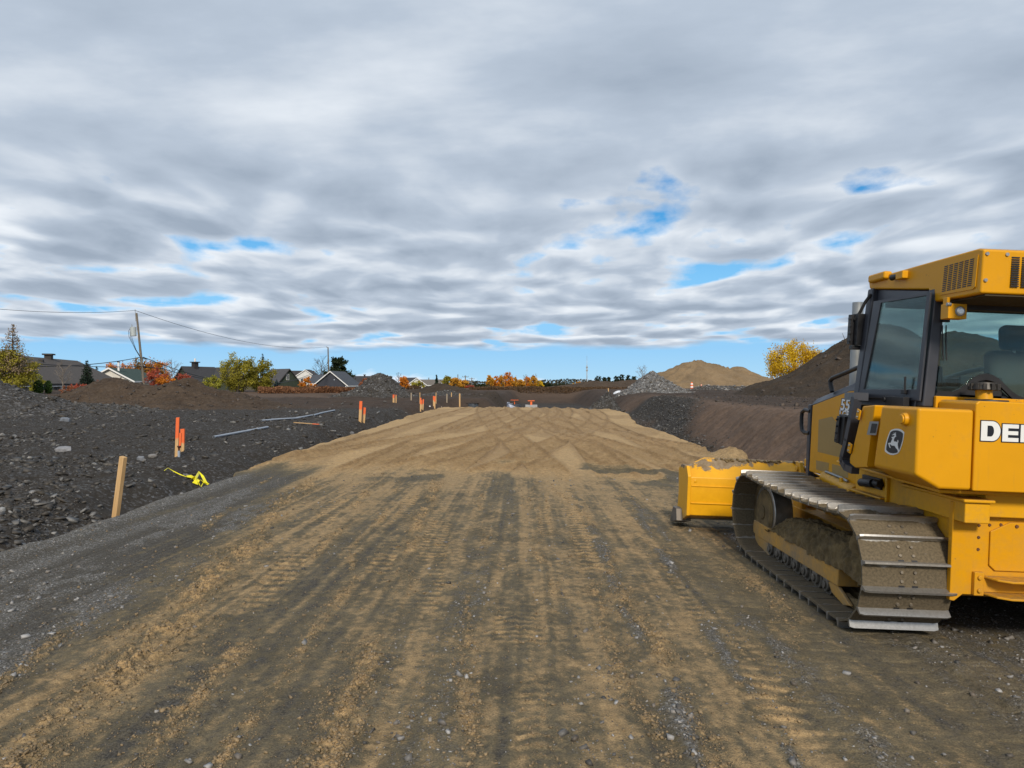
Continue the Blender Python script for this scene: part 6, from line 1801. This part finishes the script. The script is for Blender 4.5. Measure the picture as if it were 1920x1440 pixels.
def gable_part(t, o, yaw, w, l, hw, hr, wall, roof, trim, over=.45, chim=None):
    """one gabled volume: ridge along its own Y, gable towards -Y; o = offset in the house frame"""
    R_ = Matrix.Rotation(yaw, 4, 'Z'); T = Matrix.Translation(Vector(o)) @ R_
    B = MB(); B.prism([(-w / 2, -1.2), (w / 2, -1.2), (w / 2, hw), (0, hw + hr), (-w / 2, hw)], 'y', -l / 2, l / 2); B.v = [tuple(T @ Vector(q)) for q in B.v]
    wl = B.obj('wall', wall, t, 0, 0)
    B = MB(); th = .16; ov = over
    sl = hr / (w / 2)
    for s_ in (-1, 1):
        e = (s_ * (w / 2 + ov), hw - sl * ov)
        B.prism([(0, hw + hr + .02), e, (e[0], e[1] + th), (0, hw + hr + .02 + th)], 'y', -l / 2 - ov, l / 2 + ov)
    B.v = [tuple(T @ Vector(q)) for q in B.v]; rf = B.obj('roof', roof, t, 0, 0)
    if trim:
        B = MB()
        for s_ in (-1, 1):
            e = (s_ * (w / 2 + ov), hw - sl * ov)
            for yy in (-l / 2 - ov, l / 2 + ov):
                B.prism([(0, hw + hr - .14), (e[0], e[1] - .14), (e[0], e[1] + th), (0, hw + hr + th)], 'y', yy - .06, yy + .02)
            B.prism([(e[0] - .03, e[1] - .12), (e[0] + .05, e[1] - .12), (e[0] + .05, e[1] + th + .01), (e[0] - .03, e[1] + th + .01)], 'y', -l / 2 - ov, l / 2 + ov)
        B.v = [tuple(T @ Vector(q)) for q in B.v]; B.obj('trim', trim, rf, 0, 0)
    for c in (chim or []):
        B = MB(); x, y, z0, z1, s_, cap = c
        B.bb(x - s_ / 2, x + s_ / 2, y - s_ / 2, y + s_ / 2, z0, z1, 0); B.bb(x - s_ * .75, x + s_ * .75, y - s_ * .75, y + s_ * .75, z1, z1 + .22, 1)
        if cap: B.cyl((x, y, z1 + .22), (x, y, z1 + cap), s_ * .2, None, 10, 2)
        B.v = [tuple(T @ Vector(q)) for q in B.v]; B.obj('chimney', [m_dktrim, m_dktrim, m_trimw], rf)
    def win(face, cx, cz, ww, wh, shutter=None):
        B = MB(); P_ = MB()
        if face == 'f':
            B.bb(cx - ww / 2 - .08, cx + ww / 2 + .08, -l / 2 - .06, -l / 2 + .02, cz - wh / 2 - .08, cz + wh / 2 + .08); P_.bb(cx - ww / 2, cx + ww / 2, -l / 2 - .075, -l / 2 - .055, cz - wh / 2, cz + wh / 2)
            P_.bb(cx - .02, cx + .02, -l / 2 - .09, -l / 2 - .074, cz - wh / 2, cz + wh / 2, 1)
        else:
            B.bb(w / 2 - .02, w / 2 + .06, cx - ww / 2 - .08, cx + ww / 2 + .08, cz - wh / 2 - .08, cz + wh / 2 + .08); P_.bb(w / 2 + .055, w / 2 + .075, cx - ww / 2, cx + ww / 2, cz - wh / 2, cz + wh / 2)
        for q in (B, P_): q.v = [tuple(T @ Vector(k)) for k in q.v]
        f_ = B.obj('window', m_trimw, wl); P_.obj('pane', [m_pane, m_trimw], f_)
    return wl, rf, win


def house(px, d, label, zb=None, yaw=0.0, name='house'):
    x = X_(px, d); z = float(gz(np.array([x]), np.array([float(d)]), False)[0]) if zb is None else zb
    return thing(name, (x, d, z), label, 'house', rot=(0, 0, yaw)), z


# long brown roof at the edge
t, z = house(70, 103, 'low house under a long brown shingle roof behind the larch', -.6, math.radians(13))
wl, rf, win = gable_part(t, (0, -8, 0), 0, 13.5, 46, 2.45, 3.5, siding('beige_siding', (.30, .27, .22)), shingle('brown_shingle', (.070, .058, .050)), m_dktrim, .6, [(.0, 12.0, 5.6, 6.6, .9, 0)])
B = MB(); B.bb(7.25, 7.40, -31.4, 15.4, 1.92, 2.12); B.obj('gutter', m_trimw, rf)
B = MB(); B.bb(.9, 1.5, -2.2, -1.7, 5.2, 5.75); B.obj('roof_vent', m_dktrim, rf)
for y in (-8, -4.5, 5): win('s', y, 1.3, 1.2, 1.1)
for y in (-11.5, -9.8, -1.5, 1): 
    B = MB(); B.bb(7.0, 7.18, y - .1, y + .1, -.6, 1.95); B.obj('post', m_trimw, t)
# white gable
t, z = house(218, 143, 'white house with a low gable and a dark green roof behind the brown soil heap', -.6, math.radians(9))
wl, rf, win = gable_part(t, (-.3, 5, 0), 0, 8.4, 15, 3.0, 2.35, siding('cream_siding', (.62, .59, .53)), shingle('green_shingle', (.030, .060, .048)), m_trimw, .55)
B = MB(); B.cyl((.8, -1.0, 4.5), (.8, -1.0, 6.6), .20, None, 12); B.cyl((.8, -1.0, 6.6), (.8, -1.0, 6.75), .28, None, 12, 1); B.obj('chimney_pipe', [m_trimw, m_dktrim], rf)
win('f', -2.2, 1.3, 1.2, 1.1)
# dark chimneyed house
t, z = house(372, 172, 'dark green house with a square capped chimney, half hidden by red bushes', -.6)
wgr = siding('dark_green_siding', (.035, .045, .028)); rdk = shingle('charcoal_shingle', (.045, .045, .050))
gable_part(t, (0, 0, 0), math.radians(-25), 5.6, 9, 3.0, 3.3, wgr, rdk, m_dktrim, .4, [(0, -1.0, 5.6, 7.4, 1.1, 1.0)])
gable_part(t, (.5, 5, 0), math.radians(83), 8, 14, 3.2, 3.0, wgr, rdk, m_dktrim, .4, [(0, -4.6, 5.4, 6.9, .8, 0)])
# green A-gable
t, z = house(540, 200, 'small dark green house with a steep gable standing beside the willows', -.6, math.radians(46))
wl, rf, win = gable_part(t, (0, 4.5, 0), 0, 7.6, 10, 2.1, 4.3, siding('forest_siding', (.030, .042, .028)), shingle('slate_shingle', (.075, .072, .078)), m_dktrim, .5)
win('f', -.4, 4.2, .7, 1.5); B = MB(); B.bb(-3.4, -3.0, -.7, -.5, -.5, 2.1); B.bb(3.2, 3.5, -.7, -.5, -.5, 2.1); B.obj('corner_post', simple('grey_post', (.22, .21, .19), .8), t)
# white two-storey
t, z = house(578, 268, 'tall white house with dark roofs behind the glowing orange tree', -.6, math.radians(4))
wh = siding('white_siding', (.66, .66, .64)); rbr = shingle('dark_roof', (.040, .036, .036))
wl, rf, win = gable_part(t, (0, 0, 0), 0, 6.6, 10, 5.3, 2.2, wh, rbr, m_trimw, .35)
wl2, rf2, win2 = gable_part(t, (-3.5, 5, 0), math.radians(90), 7, 9, 5.0, 2.2, wh, rbr, m_trimw, .35, [(0, -2.5, 6.5, 7.6, .6, 0)])
win('f', -1.2, 3.6, .9, 1.3); win('f', 1.2, 3.6, .9, 1.3); win('f', 0, .9, 1.4, 1.3)
B = MB(); B.bb(-4.6, -3.8, 1.3, 1.45, 2.9, 4.2); f_ = B.obj('window', m_trimw, wl2); B = MB(); B.bb(-4.5, -3.9, 1.28, 1.31, 3.0, 4.1); B.obj('pane', m_pane, f_)
# navy gable
t, z = house(621, 190, 'navy blue house with white trim behind the second pole', -.6, math.radians(-3))
nv = siding('navy_siding', (.030, .034, .048)); gs = shingle('blue_grey_shingle', (.062, .070, .085))
wl, rf, win = gable_part(t, (0, 6, 0), 0, 8.6, 13, 2.1, 3.5, nv, gs, m_trimw, .55)
gable_part(t, (-3.6, 8.5, 0), math.radians(90), 7, 8, 2.5, 2.2, nv, gs, m_trimw, .4)
B = MB(); B.bb(-4.32, -4.02, -.62, -.52, -.4, 1.75); B.bb(4.02, 4.32, -.62, -.52, -.4, 1.75); B.obj('corner_board', m_trimw, wl)
B = MB(); B.cyl((1.0, -.55, 3.4), (1.0, -.50, 3.4), .17, None, 14); B.obj('round_vent', m_pvc, wl)
# dark hip roof behind
t, z = house(690, 250, 'dark roofed house with two small chimneys behind the russet bush', -.6, math.radians(90))
gable_part(t, (0, 0, 0), 0, 9, 15, 2.6, 2.3, siding('grey_siding', (.10, .10, .10)), shingle('black_shingle', (.040, .038, .042)), m_dktrim, .4, [(0, -3, 4.4, 5.4, .5, 0), (0, 1.2, 4.4, 5.4, .5, 0)])
# far gables
t, z = house(771, 235, 'far small white gable half hidden by the rust orange tree', -.6, math.radians(30))
gable_part(t, (0, 0, 0), 0, 6.5, 9, 2.0, 2.2, wh, rdk, m_trimw, .3)
t, z = house(806, 240, 'far low house with a tan roof behind the brown mound', -.6, math.radians(62))
gable_part(t, (0, 0, 0), 0, 8, 12, 1.9, 1.7, siding('tan_siding', (.36, .30, .22)), shingle('tan_shingle', (.16, .14, .12)), m_trimw, .4)

# fence and hedge in front of the navy house
t = thing('board_fence', (X_(655, 150), 150, g1(X_(655, 150), 150)), 'dark board fence at the right of the navy house', 'fence')
L_ = 38 / F * 150
for k in range(int(L_ / .30)):
    pass
B = MB(); n_ = int(L_ / .22)
for k in range(n_): B.bb(-L_ / 2 + k * .22, -L_ / 2 + k * .22 + .20, -.015, .015, .05, 1.32 + .05 * (k % 2))
B.obj('boards', simple('dark_stained_boards', (.020, .022, .028), .7), t)
for k in range(6):
    B = MB(); x = -L_ / 2 + k * L_ / 5; B.bb(x - .06, x + .06, -.09, -.02, -.2, 1.45); B.obj('fence_post', m_dktrim, t)
t = thing('shed_box', (X_(631, 148), 148, g1(X_(631, 148), 148)), 'white boxy shed front at the end of the dark fence', 'shed')
B = MB(); B.bb(-.6, .5, -.3, .6, -.1, 1.35); B.obj('wall', m_trimw, t, .01); B = MB(); B.prism([(-.75, 1.35), (.65, 1.35), (.6, 1.47), (-.7, 1.47)], 'y', -.4, .7); B.obj('roof', m_trimw, t)
g = np.random.default_rng(44); n = 5200; x0, x1 = X_(558, 146), X_(628, 146)
xx = g.uniform(x0, x1, n); pos = np.stack([xx - (x0 + x1) / 2, g.uniform(-.5, .5, n), g.random(n) * (1.45 + .18 * fbm(xx * .8, xx * 0, 3, 820))], -1)
v, f = leaves(pos, np.full(n, .15), g); me = np_mesh('hedge', v, f, LM['hedge'], False); set_attr(me, 'tint', np.repeat(np.stack([g.random(n)] * 3, -1), 4, 0))
o = link('clipped_hedge', me); o.location = ((x0 + x1) / 2, 146, g1((x0 + x1) / 2, 146)); tag(o, 'clipped green hedge running before the orange tree and the navy house', 'hedge')

# --- poles
m_pole = simple('weathered_pole', (.16, .135, .105), .9, 0, .25, 3, .2); m_wire = simple('cable', (.02, .02, .022), .6); m_tank = simple('transformer_grey', (.42, .46, .46), .5)
d1 = 103.0; b1 = P(271, 733, d1); t1 = P(256, 587, d1); top1 = P(253.5, 582, d1)
t = thing('utility_pole', b1 + Vector((0, 0, -.8)), 'leaning wooden utility pole carrying a grey transformer', 'utility pole')
o_ = -(b1 + Vector((0, 0, -.8)))
def rel(v): return v + o_
def on(f): return b1 + (t1 - b1) * f
B = MB(); B.tube([rel(b1 + (b1 - t1).normalized() * .9), rel(b1), rel(on(.5)), rel(t1)], [.20, .195, .165, .13], 12); B.obj('shaft', m_pole, t)
B = MB(); B.cyl(rel(t1 + Vector((-.10, 0, -1.2))), rel(top1), .045, .035, 8); B.cyl(rel(top1), rel(top1 + Vector((0, 0, .16))), .07, .05, 8); B.obj('top_insulator', m_grey, t)
q = P(251, 622, d1 - .25)
B = MB(); B.cyl(rel(q + Vector((-.05, 0, -.62))), rel(q + Vector((-.12, 0, .62))), .40, .42, 24); B.cyl(rel(q + Vector((-.12, 0, .62))), rel(q + Vector((-.125, 0, .70))), .44, .30, 24); tr_ = B.obj('transformer', m_tank, t, .02)
B = MB(); B.cyl(rel(q + Vector((-.28, 0, .70))), rel(q + Vector((-.30, 0, 1.05))), .07, .05, 10); B.obj('bushing', m_grey, tr_)
B = MB()
for k in range(3):
    s_ = q + Vector((-.45 + .1 * k, -.1, .55 - .1 * k)); e = on(.42) + Vector((-.05, -.05, .1 * k))
    B.tube([rel(s_), rel(s_ + Vector((-.28 + .1 * k, 0, -.5))), rel(s_ + Vector((-.2 + .12 * k, 0, -1.3))), rel(s_ + (e - s_) * .6 + Vector((-.15, 0, -.55))), rel(e)], .028, 6)
B.obj('drop_lead', m_wire, t)
B = MB(); B.tube([rel(on(.43)), rel(on(.43) + Vector((.9, 0, -.25)))], .09, 6); B.tube([rel(on(.315)), rel(on(.315) + Vector((.55, 0, -.12)))], .14, 6); B.tube([rel(on(.315) + Vector((.5, 0, -.1))), rel(on(.315) + Vector((2.9, .4, -.32)))], .075, 6); B.obj('splice_case', m_black, t)
d2 = 190.0; b2 = P(617, 732, d2); t2 = P(615, 651, d2)
t = thing('utility_pole', b2 + Vector((0, 0, -.8)), 'upright wooden utility pole standing before the navy house', 'utility pole')
B = MB(); B.tube([Vector((0, 0, -.3)), (t2 - b2) * .5 + Vector((0, 0, .8)), t2 - b2 + Vector((0, 0, .8))], [.24, .20, .15], 12); B.obj('shaft', m_pole, t)
B = MB(); B.box(t2 - b2 + Vector((-.15, 0, .75)), (.5, .12, .10)); B.cyl(t2 - b2 + Vector((-.3, 0, .8)), t2 - b2 + Vector((-.3, 0, 1.05)), .06, None, 8); B.obj('crossarm', m_pole, t)
for k, (px, py, top, d, arm, lab) in enumerate(((804, 735, 708, 300, 0, 'plain far pole above the far tan roof'), (858.5, 735, 702, 320, 0, 'tallest far wooden pole above the orange trees'), (872.5, 735, 704, 290, 1, 'far wooden pole with a crossarm, beside the tallest far pole'), (884.5, 735, 708, 330, 1, 'shortest far wooden pole with a crossarm'), (839, 730, 706, 210, 0, 'thick far pole in front of the thin olive birch'))):
    b_ = P(px, py, d); tp = P(px, top, d); t = thing('utility_pole', b_, lab, 'utility pole')
    B = MB(); B.tube([Vector((0, 0, -1)), (tp - b_)], [.24, .17] if k < 4 else [.34, .30], 8); B.obj('shaft', m_pole, t)
    if arm:
        B = MB(); h_ = (tp - b_).z; B.box((0, 0, h_ - .6), (2.6, .16, .16)); B.box((0, 0, h_ - 1.9), (2.2, .16, .16))
        for s_ in (-1.2, -.4, .4, 1.2): B.cyl((s_, 0, h_ - .52), (s_, 0, h_ - .15), .07, None, 6)
        B.obj('crossarm', m_pole, t)
# wires: a sagging cable each
def wire(a, b_, sag, r, label):
    pts = []
    for i in range(25):
        f = i / 24; p = a.lerp(b_, f); p.z -= sag * 4 * f * (1 - f); pts.append(p)
    B = MB(off=-a); B.tube(pts, r, 5); o = B.obj('power_line', m_wire, None, 0, 60); o.location = a
    return tag(o, label, 'cable')


wire(top1, P(-260, 548, 62), .9, .026, 'topmost power line running off from the leaning pole past the larch')
wire(top1, t2 + Vector((-.25, 0, .1)), 2.1, .030, 'topmost power line sagging from the leaning pole to the upright pole')
wire(on(.435), P(-200, 664, 62), 1.2, .05, 'middle cable from the leaning pole, twisted thick where it meets the larch')
wire(on(.43) + Vector((.3, 0, .05)), P(616, 684, d2), 4.6, .055, 'middle cable sagging from the leaning pole towards the upright pole')
wire(on(.315), P(-200, 652, 60), .6, .045, 'lowest cable running level from the leaning pole past the larch')
wire(on(.31) + Vector((2.8, .4, -.3)), P(616, 690, d2), 3.2, .05, 'lowest cable sagging from the leaning pole over the willows')
# antenna mast
b_ = P(1100.5, 722, 380); t = thing('antenna_mast', b_, 'tall thin antenna mast above the pines', 'mast')
H = (722 - 667) / F * 380
B = MB(); B.tube([Vector((0, 0, -2)), Vector((0, 0, H * .68)), Vector((0, 0, H * .69)), Vector((0, 0, H))], [.26, .22, .09, .06], 10); B.obj('shaft', m_grey, t)
for f_ in (.50, .60):
    B = MB()
    for a in range(6): B.box((.42 * math.cos(a * 1.047), .42 * math.sin(a * 1.047), H * f_), (.18, .18, .9), (0, 0, a * 1.047))
    B.obj('antenna_panel', m_grey, t)
